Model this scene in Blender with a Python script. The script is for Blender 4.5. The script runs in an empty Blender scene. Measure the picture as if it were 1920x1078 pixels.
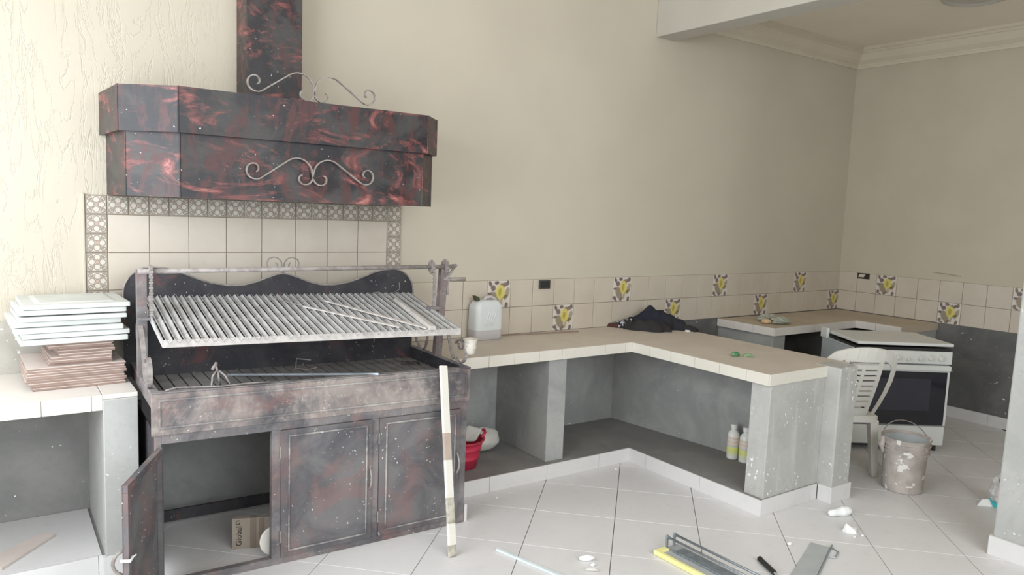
import bpy, bmesh, math, random
import numpy as np
from mathutils import Vector, Matrix
random.seed(7)
S = bpy.context.scene
COL = S.collection

# ------------------------------------------------------------------ camera
CAM = np.array([-7.374307, -4.425291, 1.775563])
YAW, PIT, ROL, FPX = 0.61416589, 0.10427833, 0.03824303, 1395.966
_f = np.array([math.sin(YAW)*math.cos(PIT), math.cos(YAW)*math.cos(PIT), -math.sin(PIT)])
_r = np.array([math.cos(YAW), -math.sin(YAW), 0.0]); _u = np.cross(_r, _f)
_R = math.cos(ROL)*_r + math.sin(ROL)*_u
_U = -math.sin(ROL)*_r + math.cos(ROL)*_u
cd = bpy.data.cameras.new('camera'); cam = bpy.data.objects.new('camera', cd); COL.objects.link(cam)
cd.sensor_width = 36; cd.lens = FPX/1920*36; cd.clip_start = .05
cam.matrix_world = Matrix(((_R[0], _U[0], -_f[0], CAM[0]), (_R[1], _U[1], -_f[1], CAM[1]), (_R[2], _U[2], -_f[2], CAM[2]), (0, 0, 0, 1)))
S.camera = cam

# ------------------------------------------------------------------ light
w = bpy.data.worlds.new('sky'); S.world = w; w.use_nodes = True
w.node_tree.nodes['Background'].inputs[0].default_value = (.86, .93, 1, 1)
w.node_tree.nodes['Background'].inputs[1].default_value = 1.0
def area(name, loc, rot, sx, sy, power, col=(1, 1, 1)):
    l = bpy.data.lights.new(name, 'AREA'); l.shape = 'RECTANGLE'; l.size = sx; l.size_y = sy
    l.energy = power; l.color = col
    o = bpy.data.objects.new(name, l); COL.objects.link(o); o.location = loc; o.rotation_euler = rot
    return o
# daylight through the wide opening on the left and through the open front behind the camera
area('daylight_left', (-8.42, -2.0, 2.1), (0, -math.pi/2, 0), 2.2, 3.2, 122, (.92, .97, 1))
area('daylight_doorway', (-8.42, -2.55, .47), (0, -math.pi/2, 0), .85, 2.1, 13, (.92, .97, 1))
area('daylight_front', (-6.1, -6.6, 2.6), (math.radians(48), 0, 0), 4.2, 2.4, 186, (.93, .98, 1))
S.view_settings.view_transform = 'Standard'; S.view_settings.look = 'None'
S.view_settings.exposure = -0.04; S.view_settings.gamma = 1.0
S.view_settings.use_curve_mapping = False

# ------------------------------------------------------------------ node helpers
class N:
    """small expression helper over shader nodes"""
    def __init__(s, t, sock): s.t = t; s.s = sock
    def _m(s, op, b=None, c=None):
        n = s.t.nodes.new('ShaderNodeMath'); n.operation = op
        s.t.links.new(s.s, n.inputs[0])
        for i, q in ((1, b), (2, c)):
            if q is None: continue
            if isinstance(q, N): s.t.links.new(q.s, n.inputs[i])
            else: n.inputs[i].default_value = q
        return N(s.t, n.outputs[0])
    def __add__(s, b): return s._m('ADD', b)
    def __sub__(s, b): return s._m('SUBTRACT', b)
    def __mul__(s, b): return s._m('MULTIPLY', b)
    def __truediv__(s, b): return s._m('DIVIDE', b)
    def abs(s): return s._m('ABSOLUTE')
    def sqrt(s): return s._m('SQRT')
    def max(s, b): return s._m('MAXIMUM', b)
    def min(s, b): return s._m('MINIMUM', b)
    def lt(s, b): return s._m('LESS_THAN', b)
    def gt(s, b): return s._m('GREATER_THAN', b)
    def smooth(s, a, b):
        n = s.t.nodes.new('ShaderNodeMapRange'); n.interpolation_type = 'SMOOTHSTEP'
        s.t.links.new(s.s, n.inputs[0]); n.inputs[1].default_value = a; n.inputs[2].default_value = b
        return N(s.t, n.outputs[0])

class Mat:
    def __init__(s, name, rough=.7, metal=0.0, spec=.5, coord='Object'):
        s.m = bpy.data.materials.new(name); s.m.use_nodes = True; s.t = s.m.node_tree
        s.b = s.t.nodes['Principled BSDF']
        s.b.inputs['Roughness'].default_value = rough; s.b.inputs['Metallic'].default_value = metal
        s.b.inputs['Specular IOR Level'].default_value = spec
        if coord == 'Position': s.co = s.t.nodes.new('ShaderNodeNewGeometry').outputs['Position']
        else: s.co = s.t.nodes.new('ShaderNodeTexCoord').outputs[coord]
    def link(s, a, b): s.t.links.new(a.s if isinstance(a, N) else a, b)
    def map(s, sc=(1, 1, 1), loc=(0, 0, 0), rot=(0, 0, 0)):
        n = s.t.nodes.new('ShaderNodeMapping'); n.inputs['Scale'].default_value = sc
        n.inputs['Location'].default_value = loc; n.inputs['Rotation'].default_value = rot
        s.link(s.co, n.inputs[0]); return n.outputs[0]
    def noise(s, scale=5, det=4, rough=.55, dist=0, vec=None, sc=None, loc=(0, 0, 0)):
        n = s.t.nodes.new('ShaderNodeTexNoise'); n.inputs['Scale'].default_value = scale
        n.inputs['Detail'].default_value = det; n.inputs['Roughness'].default_value = rough; n.inputs['Distortion'].default_value = dist
        s.link(vec or s.map(sc or (1, 1, 1), loc), n.inputs['Vector']); return N(s.t, n.outputs[0])
    def voro(s, scale, sc=(1, 1, 1), rnd=1, feat='F1'):
        n = s.t.nodes.new('ShaderNodeTexVoronoi'); n.feature = feat; n.inputs['Scale'].default_value = scale; n.inputs['Randomness'].default_value = rnd
        s.link(s.map(sc), n.inputs['Vector']); return N(s.t, n.outputs['Distance'])
    def xyz(s):
        n = s.t.nodes.new('ShaderNodeSeparateXYZ'); s.link(s.co, n.inputs[0])
        return [N(s.t, o) for o in n.outputs]
    def mix(s, f, a, b):
        n = s.t.nodes.new('ShaderNodeMix'); n.data_type = 'RGBA'
        for v, i in ((f, n.inputs[0]), (a, n.inputs[6]), (b, n.inputs[7])):
            if isinstance(v, N): s.link(v, i)
            elif isinstance(v, (tuple, list)): i.default_value = tuple(v)+(1,)*(4-len(v))
            elif isinstance(v, (int, float)): i.default_value = v
            else: s.link(v, i)
        return n.outputs[2]
    def color(s, c):
        if isinstance(c, (tuple, list)): s.b.inputs['Base Color'].default_value = tuple(c)+(1,)
        else: s.link(c, s.b.inputs['Base Color'])
        return s
    def rough(s, r): s.link(r, s.b.inputs['Roughness']); return s
    def bump(s, h, strength=.3, dist=.01):
        n = s.t.nodes.new('ShaderNodeBump'); n.inputs['Strength'].default_value = strength; n.inputs['Distance'].default_value = dist
        s.link(h, n.inputs['Height']); s.link(n.outputs[0], s.b.inputs['Normal']); return s

def simple(name, c, rough=.6, metal=0, c2=None, scale=8, bump=0, spec=.5, coord='Object', specks=None, det=4):
    k = Mat(name, rough, metal, spec, coord)
    n = k.noise(scale, det)
    if c2: col = k.mix(n.smooth(.35, .65), c, c2)
    else: col = k.mix(n.smooth(.3, .7), c, tuple(x*.88 for x in c))
    if specks:
        v = k.noise(specks[1], 2, .5)
        col = k.mix(v.smooth(specks[2], specks[2]+.03), col, specks[0])
    k.color(col)
    if bump: k.bump(n, bump, .004)
    return k.m

# ------------------------------------------------------------------ mesh helpers
def tag(o, label=None, cat=None, group=None, kind=None):
    if label: o['label'] = label
    if cat: o['category'] = cat
    if group: o['group'] = group
    if kind: o['kind'] = kind
    return o
class MB:
    def __init__(s): s.v = []; s.f = []
    def add(s, vs, fs):
        b = len(s.v); s.v += [tuple(map(float, q)) for q in vs]; s.f += [tuple(b+i for i in q) for q in fs]; return s
    def box(s, x0, x1, y0, y1, z0, z1):
        return s.add([(x0, y0, z0), (x1, y0, z0), (x1, y1, z0), (x0, y1, z0), (x0, y0, z1), (x1, y0, z1), (x1, y1, z1), (x0, y1, z1)],
                     [(0, 3, 2, 1), (4, 5, 6, 7), (0, 1, 5, 4), (1, 2, 6, 5), (2, 3, 7, 6), (3, 0, 4, 7)])
    def hexa(s, p):   # 8 points, bottom 4 ccw, top 4
        return s.add(p, [(0, 3, 2, 1), (4, 5, 6, 7), (0, 1, 5, 4), (1, 2, 6, 5), (2, 3, 7, 6), (3, 0, 4, 7)])
    def prism(s, poly, ax, a, b):   # poly in the other two axes
        def P(p, t): return {'x': (t, p[0], p[1]), 'y': (p[0], t, p[1]), 'z': (p[0], p[1], t)}[ax]
        n = len(poly)
        return s.add([P(p, a) for p in poly]+[P(p, b) for p in poly],
                     [tuple(range(n))[::-1], tuple(range(n, 2*n))]+[(i, (i+1) % n, n+(i+1) % n, n+i) for i in range(n)])
    def ringloft(s, rings, cap=True, closed=False):
        n = len(rings[0]); k = len(rings); fs = []
        for j in range(k if closed else k-1):
            j2 = (j+1) % k
            for i in range(n): fs.append((j*n+i, j*n+(i+1) % n, j2*n+(i+1) % n, j2*n+i))
        if cap and not closed: fs += [tuple(range(n))[::-1], tuple((k-1)*n+i for i in range(n))]
        return s.add([q for r in rings for q in r], fs)
    def tube(s, path, r, n=8, closed=False, flat=None, up=(0, 0, 1)):
        """round (or flat=(w,t)) bar along a path"""
        P = [np.array(p, float) for p in path]; rings = []; m = len(P)
        prev = None
        for i, p in enumerate(P):
            a = P[i-1] if (i > 0 or closed) else P[i]; b = P[(i+1) % m] if (i < m-1 or closed) else P[i]
            t = b-a; t /= (np.linalg.norm(t)+1e-12)
            ref = np.array(up, float) if prev is None or flat else prev
            x = np.cross(ref, t)
            if np.linalg.norm(x) < 1e-3: x = np.cross((1, .1, 0), t)
            x /= np.linalg.norm(x); y = np.cross(t, x); prev = y
            rr = r[i] if isinstance(r, (list, tuple)) else r
            if flat:
                hw, ht = flat[0]/2, flat[1]/2
                rings.append([p+x*a1*ht+y*b1*hw for a1, b1 in ((-1, -1), (1, -1), (1, 1), (-1, 1))])
            else: rings.append([p+rr*(x*math.cos(2*math.pi*k/n)+y*math.sin(2*math.pi*k/n)) for k in range(n)])
        return s.ringloft(rings, True, closed)
    def lathe(s, prof, c=(0, 0, 0), n=24, ax='z', cap=True):
        rings = []
        for r, z in prof:
            ring = []
            for k in range(n):
                a = 2*math.pi*k/n; u, v = r*math.cos(a), r*math.sin(a)
                ring.append({'z': (c[0]+u, c[1]+v, c[2]+z), 'y': (c[0]+u, c[1]+z, c[2]+v), 'x': (c[0]+z, c[1]+u, c[2]+v)}[ax])
            rings.append(ring)
        return s.ringloft(rings, cap)
    def mesh(s, name, xf=None, o=None):
        V = np.array([xf(*p) for p in s.v] if xf else s.v, float).reshape(-1, 3)
        if o is None:
            lo, hi = V.min(0), V.max(0); o = np.array([(lo[0]+hi[0])/2, (lo[1]+hi[1])/2, lo[2]])
        me = bpy.data.meshes.new(name); me.from_pydata((V-np.array(o)).tolist(), [], s.f); me.update()
        bm = bmesh.new(); bm.from_mesh(me); bmesh.ops.recalc_face_normals(bm, faces=bm.faces); bm.to_mesh(me); bm.free()
        return me, np.array(o, float)
    def build(s, name, mat, parent=None, xf=None, smooth=False, bev=0, seg=2, o=None, sub=0, solid=0):
        me, o = s.mesh(name, xf, o); me.materials.append(mat)
        ob = bpy.data.objects.new(name, me); COL.objects.link(ob)
        place(ob, o, parent)
        if smooth: me.polygons.foreach_set('use_smooth', [True]*len(me.polygons)); 
        if solid:
            m = ob.modifiers.new('thick', 'SOLIDIFY'); m.thickness = solid; m.offset = 0
        if sub:
            m = ob.modifiers.new('sub', 'SUBSURF'); m.levels = sub; m.render_levels = sub
        if bev:
            m = ob.modifiers.new('bevel', 'BEVEL'); m.width = bev; m.segments = seg; m.limit_method = 'ANGLE'; m.angle_limit = math.radians(35)
        return ob
WLOC = {}
def place(ob, o, parent):
    WLOC[ob.name] = np.array(o, float)
    if parent is not None: ob.parent = parent; ob.location = tuple(np.array(o)-WLOC[parent.name])
    else: ob.location = tuple(o)
def thing(name, loc, label, cat, group=None):
    o = bpy.data.objects.new(name, None); COL.objects.link(o); o.location = loc; o.empty_display_size = .1
    WLOC[o.name] = np.array(loc, float); tag(o, label, cat, group); return o
def dup(ob, o, parent=None, name=None):
    c = ob.copy()
    if name: c.name = name
    COL.objects.link(c); c.parent = None; place(c, o, parent); return c
def struct(o): o['kind'] = 'structure'; return o
def empty_struct(name, loc=(0, 0, 0)):
    o = bpy.data.objects.new(name, None); COL.objects.link(o); o.location = loc; WLOC[o.name] = np.array(loc, float); return struct(o)
def frame(org, ang):
    c, s_ = math.cos(ang), math.sin(ang)
    return lambda x, y, z: (org[0]+x*c-y*s_, org[1]+x*s_+y*c, org[2]+z)
def arc(c, r, a0, a1, n=10):
    return [(c[0]+r*math.cos(math.radians(a0+(a1-a0)*i/n)), c[1]+r*math.sin(math.radians(a0+(a1-a0)*i/n))) for i in range(n+1)]
def spiral(c, r0, r1, a0, a1, n=22):
    return [(c[0]+(r0+(r1-r0)*i/n)*math.cos(math.radians(a0+(a1-a0)*i/n)), c[1]+(r0+(r1-r0)*i/n)*math.sin(math.radians(a0+(a1-a0)*i/n))) for i in range(n+1)]

# ------------------------------------------------------------------ materials
def wall_mat():
    k = Mat('cream_wall', .85, 0, .3, 'Position')
    n = k.noise(1.2, 3); n2 = k.noise(40, 3)
    k.color(k.mix(n.smooth(.3, .7), (.575, .525, .435), (.545, .495, .41)))
    x = k.xyz()[0]
    st = k.noise(6, 5, .6, 1.0, sc=(2.2, 1, .42))
    ridge = (st-.5).abs().smooth(.0, .035)
    msk = (x+6.1)*-1.0
    h = (ridge*1.0+st*.3)*msk.smooth(.0, .9)+n2*.10
    k.bump(h, .30, .014)
    return k.m
M_wall = wall_mat()
M_wall2 = simple('cream_plaster', (.53, .48, .385), .85, c2=(.505, .455, .365), scale=2, coord='Position')
M_ceil = simple('ceiling_paint', (.80, .73, .62), .9, c2=(.77, .70, .60), scale=1.5, coord='Position')
M_trim = simple('cornice_paint', (.64, .575, .465), .7, c2=(.61, .545, .44), scale=3, coord='Position')
M_beam = simple('beam_paint', (.50, .475, .42), .8, c2=(.48, .455, .40), scale=3, coord='Position')
M_ext = simple('outer_render', (.6, .58, .53), .9, coord='Position')
def concrete(name, a, b, drip=False, splat=.0, rough=.8):
    k = Mat(name, rough, 0, .35, 'Position')
    n = k.noise(2.6, 6, .6, .6); f = k.noise(30, 4, .6)
    col = k.mix(n.smooth(.32, .68), a, b)
    col = k.mix(f.smooth(.45, .8)*.35, col, tuple(x*.7 for x in a))
    if drip:
        d = k.noise(9, 3, .5, .2, sc=(2.2, 2.2, .16))
        col = k.mix(d.smooth(.56, .72)*.35, col, (.62, .60, .56))
    if splat:
        v = k.noise(42, 2, .5); big = k.noise(4, 3, .5)
        m = v.smooth(splat, splat+.025)*big.smooth(.42, .6)
        v2 = k.noise(16, 3, .6, .8)
        m = m.max(v2.smooth(splat+.04, splat+.07)*big.smooth(.5, .62))
        col = k.mix(m, col, (.86, .87, .86))
    k.color(col); k.bump(f*.5+n, .35, .006); return k.m
M_con = concrete('grey_render', (.40, .40, .39), (.29, .295, .29), False, .735)
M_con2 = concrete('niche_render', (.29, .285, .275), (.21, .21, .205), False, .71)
M_conp = concrete('splashed_render', (.47, .465, .445), (.40, .395, .38), True, .655)
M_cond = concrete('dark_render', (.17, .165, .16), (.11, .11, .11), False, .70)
M_conl = concrete('light_render', (.47, .47, .455), (.39, .39, .38), False, .70)
M_plat = concrete('cement_floor', (.27, .26, .25), (.21, .205, .20))
M_rubble = concrete('rough_cement', (.55, .52, .47), (.38, .36, .32), False, .66)
def tilemat(name, a, b, rough=.35, edge=None):
    k = Mat(name, rough, 0, .5, 'Position')
    n = k.noise(3.2, 4, .6); m = k.noise(14, 5, .6, .5)
    col = k.mix(n.smooth(.3, .7), a, b)
    col = k.mix(m.smooth(.58, .75)*.35, col, tuple(x*.78 for x in a))
    k.color(col); k.bump(n, .12, .004); return k.m
M_tile = tilemat('cream_tile', (.60, .535, .455), (.55, .485, .405))
M_grout = simple('wall_grout', (.36, .29, .22), .9, coord='Position')
M_edge = tilemat('edge_tile', (.72, .69, .62), (.68, .645, .575), .3)
M_skirt = tilemat('skirting_tile', (.70, .685, .68), (.65, .635, .63), .35)
M_top = tilemat('dusty_worktop', (.60, .53, .46), (.54, .475, .41), .55)
M_topd = tilemat('dusty_far_worktop', (.55, .46, .36), (.48, .40, .31), .6)
M_topl = tilemat('pale_worktop', (.74, .70, .66), (.68, .64, .60), .45)
def floor_mat():
    k = Mat('floor_tile', .38, 0, .5, 'Position')
    n = k.noise(1.3, 5, .6); m = k.noise(9, 6, .65, .4); f = k.noise(60, 2)
    col = k.mix(n.smooth(.3, .7), (.72, .705, .71), (.67, .655, .66))
    col = k.mix(m.smooth(.52, .8)*.35, col, (.56, .53, .525))
    col = k.mix(f.smooth(.68, .72)*.35, col, (.33, .31, .30))
    k.color(col); k.rough(m.smooth(.3, .8)*.25+.33); k.bump(m, .04, .003); return k.m
M_floor = floor_mat()
M_fgrout = simple('floor_grout', (.24, .22, .21), .9, coord='Position')

def painted_metal():
    """black sheet smeared with oxide red brush strokes"""
    k = Mat('smeared_red_black_paint', .42, 0, .45, 'Position')
    n = k.noise(3.2, 5, .6, 1.2, sc=(1, 1, 1.15))
    s_ = k.noise(4.0, 6, .7, 2.2, sc=(.55, .55, 1.5), loc=(3, 1, 2))
    s2 = k.noise(5.0, 5, .7, 2.0, sc=(1.4, 1, .45), loc=(7, 1, 5))
    base = k.mix(n.smooth(.4, .62), (.016, .015, .019), (.055, .052, .052))
    wine = k.mix(s2.smooth(.48, .62)*.8, base, (.085, .028, .028))
    red = k.mix(s_.smooth(.52, .66)*.85, wine, (.24, .075, .07))
    hi = k.mix(s_.smooth(.62, .72)*.65, red, (.46, .21, .19))
    sp = k.noise(75, 2, .5)
    hi = k.mix(sp.smooth(.735, .76), hi, (.6, .58, .56))
    k.color(hi); k.rough(n.smooth(.2, .8)*.2+.34); k.bump(s_, .25, .003); return k.m
M_hood = painted_metal()
def dusty_metal(name, amt, red=.5, sp=.70, dust=(.36, .31, .29)):
    k = Mat(name, .6, 0, .4, 'Position')
    n = k.noise(3.5, 6, .62, .8); m = k.noise(4.5, 5, .65, 1.0, loc=(4, 2, 9)); f = k.noise(26, 5, .7)
    base = k.mix(n.smooth(.34, .66), (.085, .082, .092), (.15, .145, .15))
    rd = k.mix(m.smooth(.46, .68)*red, base, (.22, .115, .105))
    d = k.mix(n.smooth(.3, .75)*amt+f.smooth(.45, .75)*amt*.5, rd, dust)
    v = k.noise(70, 2, .5); v2 = k.noise(11, 5, .7, .9, loc=(1, 8, 3))
    big = k.noise(2.6, 3, .5, loc=(9, 9, 1))
    c = k.mix((v.smooth(sp, sp+.02)*big.smooth(.42, .56)).max(v2.smooth(sp-.01, sp+.03)*.7), d, (.66, .65, .61))
    k.color(c); k.bump(f+n, .2, .003); return k.m
def painted_dark():
    k = Mat('sooty_sheet', .6, 0, .35, 'Position')
    n = k.noise(3.5, 6, .62, .8); s_ = k.noise(4.0, 6, .7, 1.6, loc=(3, 1, 7)); v = k.noise(70, 2, .5)
    c = k.mix(n.smooth(.35, .65), (.030, .029, .036), (.060, .057, .062)); c = k.mix(s_.smooth(.56, .68)*.6, c, (.16, .06, .055))
    k.color(k.mix(v.smooth(.71, .73)*.7, c, (.55, .53, .50))); return k.m
M_body = dusty_metal('dusty_grill_frame', .60, .6, .71, (.30, .27, .265))
M_door = dusty_metal('scuffed_grill_door', .20, .55, .70, (.24, .225, .225))
M_apron = dusty_metal('dusty_grill_apron', 1.0, .6, .71, (.37, .315, .29))
M_rim = dusty_metal('dusty_rim', .85, .2, .70, (.36, .34, .33))
M_line = dusty_metal('dusty_moulding', 1.0, .1, .73, (.44, .41, .39))
M_dark = painted_dark()
M_bed = simple('ash_covered_bed', (.27, .255, .25), .9, 0, (.19, .18, .175), 9, coord='Position', bump=.3)
M_bars = simple('dusty_grate_bar', (.52, .52, .52), .6, .1, (.40, .39, .385), 12, coord='Position', specks=((.62, .6, .57), 60, .66), bump=.3)
M_flat = simple('dusty_flat_bar', (.56, .53, .51), .65, .1, (.45, .42, .40), 25, coord='Position')
M_iron = simple('wrought_iron_grey', (.32, .29, .27), .6, .2, (.22, .19, .175), 30)
M_iron2 = simple('dusty_iron', (.34, .31, .30), .7, .1, (.24, .21, .20), 30)
M_void = simple('slot_black', (.008, .008, .008), .95)
M_strip = simple('galvanised_strip', (.50, .55, .60), .35, .6, (.36, .40, .44), 20)
M_white = simple('painted_batten', (.80, .77, .71), .55, 0, (.76, .73, .67), 6)
M_wood = simple('bare_batten', (.50, .40, .34), .7, 0, (.42, .36, .31), 20)
M_dirt = simple('dirty_batten', (.60, .56, .48), .7, 0, (.30, .28, .22), 18)
M_wpanel = simple('white_door_panel', (.66, .68, .66), .45, 0, (.60, .62, .60), 5)
M_brown = simple('brown_board_edge', (.33, .235, .20), .8, 0, (.26, .18, .15), 14, coord='Position')
M_btop = simple('pale_board_face', (.68, .60, .56), .7, 0, (.62, .54, .50), 5, coord='Position')
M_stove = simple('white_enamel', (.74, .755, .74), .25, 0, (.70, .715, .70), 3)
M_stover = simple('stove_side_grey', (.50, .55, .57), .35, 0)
M_glass = Mat('dark_oven_glass', .07, 0, .6).color((.012, .014, .022)).m
M_blk = simple('black_plastic', (.02, .02, .02), .5)
M_knob = simple('white_knob', (.74, .74, .71), .35)
M_chair = simple('old_white_plastic', (.72, .71, .67), .4, 0, (.68, .66, .60), 4)
M_bucket = simple('cement_caked_bucket', (.50, .45, .42), .75, 0, (.38, .34, .31), 10, .4, coord='Object', specks=((.76, .74, .70), 14, .60))
M_bin = simple('bucket_inside', (.50, .53, .54), .6, 0, (.42, .45, .46), 9)
M_red = simple('pink_red_plastic', (.60, .035, .08), .35, 0, (.52, .03, .07), 5)
M_bag = simple('crumpled_white_sack', (.62, .61, .57), .7, 0, (.56, .55, .51), 6)
M_bottle = simple('white_bottle', (.82, .82, .78), .35)
M_lab = Mat('bottle_label', .5)
_z = M_lab.xyz()[2]
_c = M_lab.mix(_z.smooth(.088, .092), (.78, .80, .28), (.60, .64, .60)); _c = M_lab.mix(_z.smooth(.052, .056)*1.0, (.80, .82, .55), _c)
_c = M_lab.mix(_z.smooth(.098, .102), _c, (.76, .66, .58)); _ln = (_z*260)._m('SINE').smooth(.55, .75)*_z.gt(.112)*.4
M_lab.color(M_lab.mix(_ln, _c, (.50, .38, .34))); M_lab = M_lab.m
M_cloth = simple('navy_cloth', (.012, .014, .030), .9, 0, (.018, .018, .024), 5, .3)
M_cloth2 = simple('charcoal_cloth', (.028, .025, .027), .95, 0, (.020, .018, .020), 7, .3)
M_cloth3 = Mat('chequered_cloth', .9)
_n = M_cloth3.noise(60, 1); M_cloth3.color(M_cloth3.mix(_n.smooth(.5, .58), (.015, .015, .02), (.45, .46, .50))); M_cloth3 = M_cloth3.m
M_brn = simple('dark_brown_cloth', (.07, .028, .02), .9)
M_plas = simple('plaster_white', (.88, .90, .89), .9, 0, (.84, .86, .85), 30, .4)
M_card = simple('cardboard', (.33, .28, .235), .85, 0, (.28, .235, .19), 6)
M_tape = simple('brown_tape', (.22, .175, .14), .5)
M_ink = simple('ink_black', (.02, .02, .02), .8)
M_pencil = simple('pencil_grey', (.30, .29, .29), .8)
M_yellow = simple('yellow_cutter_base', (.86, .80, .30), .5, 0, (.84, .80, .42), 12)
M_steel = simple('cutter_steel', (.34, .38, .41), .38, .5, (.24, .27, .30), 14)
M_steelp = simple('grey_steel_plate', (.46, .48, .48), .45, .15, (.42, .44, .44), 8)
M_pvc = simple('pale_blue_trim', (.72, .80, .83), .35)
M_sock = simple('socket_grey', (.05, .055, .05), .5)
M_green = simple('green_glass_scrap', (.05, .20, .08), .25, 0, (.22, .32, .18), 25)
M_bread = simple('bread_roll', (.62, .38, .20), .8, 0, (.74, .60, .42), 12)
M_pbag = simple('thin_plastic_bag', (.36, .38, .32), .35, 0, (.44, .46, .40), 12)
M_cup = simple('splashed_cup', (.66, .62, .56), .6, 0, (.58, .53, .47), 20, specks=((.16, .13, .11), 55, .67))
M_teal = simple('teal_print', (.05, .42, .45), .5)
M_litter = simple('litter_wrapper', (.62, .64, .64), .5, 0, (.50, .45, .44), 30)
M_cap = simple('dark_olive_cap', (.06, .06, .035), .5)
_j = Mat('milky_jug', .35, 0, .5); _z = _j.xyz()[2]
_j.color(_j.mix(_z.smooth(.068, .072), (.52, .49, .50), (.66, .69, .69))); _j.b.inputs['Subsurface Weight'].default_value = .15
M_jug = _j.m
M_jugl = simple('jug_ridge', (.80, .82, .80), .35)

# printed decor tiles (flat print on the glaze) ----------------------------
def ell(x, z, cx, cz, rx, rz, a=0, soft=.18):
    dx, dz = x-cx, z-cz
    if a:
        c, s_ = math.cos(math.radians(a)), math.sin(math.radians(a)); dx, dz = dx*c+dz*s_, dz*c-dx*s_
    d = ((dx/rx)*(dx/rx)+(dz/rz)*(dz/rz)).sqrt()
    return d.smooth(1+soft, 1-soft)
def fruit_mat(ax):
    k = Mat('fruit_print_tile_'+ax, .35); q = k.xyz(); x = q[0] if ax == 'x' else (q[1]*-1); z = q[2]-.0985
    nz = k.noise(55, 3, .6)-.5; x = x+nz*.022; z = z+k.noise(48, 3, .6, loc=(3, 3, 3))._m('SUBTRACT', .5)*.022
    col = (.66, .61, .55)
    flowers = [(-.075, .075, .014, .02, 20), (-.05, .045, .021, .02, 0), (-.02, .082, .02, .013, 0), (.03, .062, .024, .017, -20), (.075, .078, .014, .018, 0), (.055, .07, .02, .014, 10),
               (-.08, -.07, .016, .018, 30), (-.068, -.088, .02, .008, -20), (-.01, -.078, .024, .013, 40), (.068, -.08, .013, .022, -15), (-.078, .005, .02, .012, 0)]
    m = None
    for f in flowers:
        e = ell(x, z, *f); m = e if m is None else m.max(e)
    col = k.mix(m*.9, col, k.mix(k.noise(90, 2).smooth(.4, .6), (.10, .06, .075), (.20, .14, .12)))
    col = k.mix(ell(x, z, -.035, -.03, .034, .052, 25)*.85, col, (.24, .19, .13))
    col = k.mix(ell(x, z, .068, .0, .018, .048, -20)*.8, col, (.30, .25, .15))
    col = k.mix(ell(x, z, .05, -.02, .03, .012, 20)*.8, col, (.14, .11, .03))
    col = k.mix(ell(x, z, .02, -.055, .012, .03, -10)*.7, col, (.34, .27, .12))
    col = k.mix(ell(x, z, .012, .015, .038, .052, 0)*.95, col, (.66, .56, .14))
    col = k.mix(ell(x, z, .008, .015, .014, .03, 0)*.8, col, (.36, .31, .07))
    k.color(col); return k.m
M_fruit = fruit_mat('x'); M_fruit_r = fruit_mat('y')
def border_mat():
    k = Mat('arabesque_print_tile', .4); q = k.xyz(); x = q[0]*20; z = (q[2]-.0485)*20   # -1..1
    ax, az = x.abs(), z.abs(); r = (x*x+z*z).sqrt()
    def line(d, w_): return d.abs().smooth(w_*1.3, w_*.35)
    m = line(ax.max(az)-.9, .05)
    m = m.max(line(((ax-.5)*(ax-.5)+(az-.0)*(az-.0)).sqrt()-.30, .055))
    m = m.max(line(((ax-.0)*(ax-.0)+(az-.5)*(az-.5)).sqrt()-.30, .055))
    m = m.max(line(((ax-.62)*(ax-.62)+(az-.62)*(az-.62)).sqrt()-.20, .07))
    m = m.max(line((ax-az)*.7, .05)*ax.gt(.3)*ax.lt(.75))
    m = m.max(ell(ax, az, .60, .60, .07, .07)*.8).max(line(((ax-.45)*(ax-.45)+(az-.45)*(az-.45)).sqrt()-.16, .035))
    m = m*ax.max(az).lt(.97)
    col = k.mix(r.smooth(.26, .16), (.60, .555, .48), (.46, .34, .29))
    col = k.mix(m*.85, col, (.20, .155, .125)); k.color(col); return k.m
M_border = border_mat()

# ================================================================== ROOM SHELL
H = .865
struct(MB().box(-8.6, .2, -7.2, .2, -.2, -.012).build('floor', M_fgrout))
FL = bpy.data.objects['floor']
# diagonal floor tiles, one object each
TS, DX = .472, .668
me = None
for i in range(-16, 22):
    for j in range(-24, 10):
        c0, s0 = -3.05+DX*i, -5.79+.6665*j          # joint lines x-y=c, x+y=s
        cx, cy = (c0+DX/2+s0+.333)/2, (s0+.333-c0-DX/2)/2
        if not (-8.55 < cx < .1 and -7.1 < cy < .3): continue
        if cy < -4.6: continue
        if me is None:
            h = TS/2*math.sqrt(2)-.0024
            t0 = MB().prism([(cx-h, cy), (cx, cy-h), (cx+h, cy), (cx, cy+h)], 'z', -.012, 0).build('floor_tile', M_floor, FL, bev=.0012, seg=1)
            me = t0
        else: dup(me, (cx, cy, -.012), FL)
# plain continuation of the same floor where no joint can be seen
MB().box(-8.6, .2, -7.2, -4.75, -.012, -.001).build('floor_screed', M_floor, FL)

WB = struct(MB().box(-8.6, .2, 0, .2, 0, 4.0).build('wall_back', M_wall))
XR = -.03      # face of the right-hand wall
WR = struct(MB().box(XR, .2, -7.2, 0, 0, 4.0).build('wall_right', M_wall2))
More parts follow.
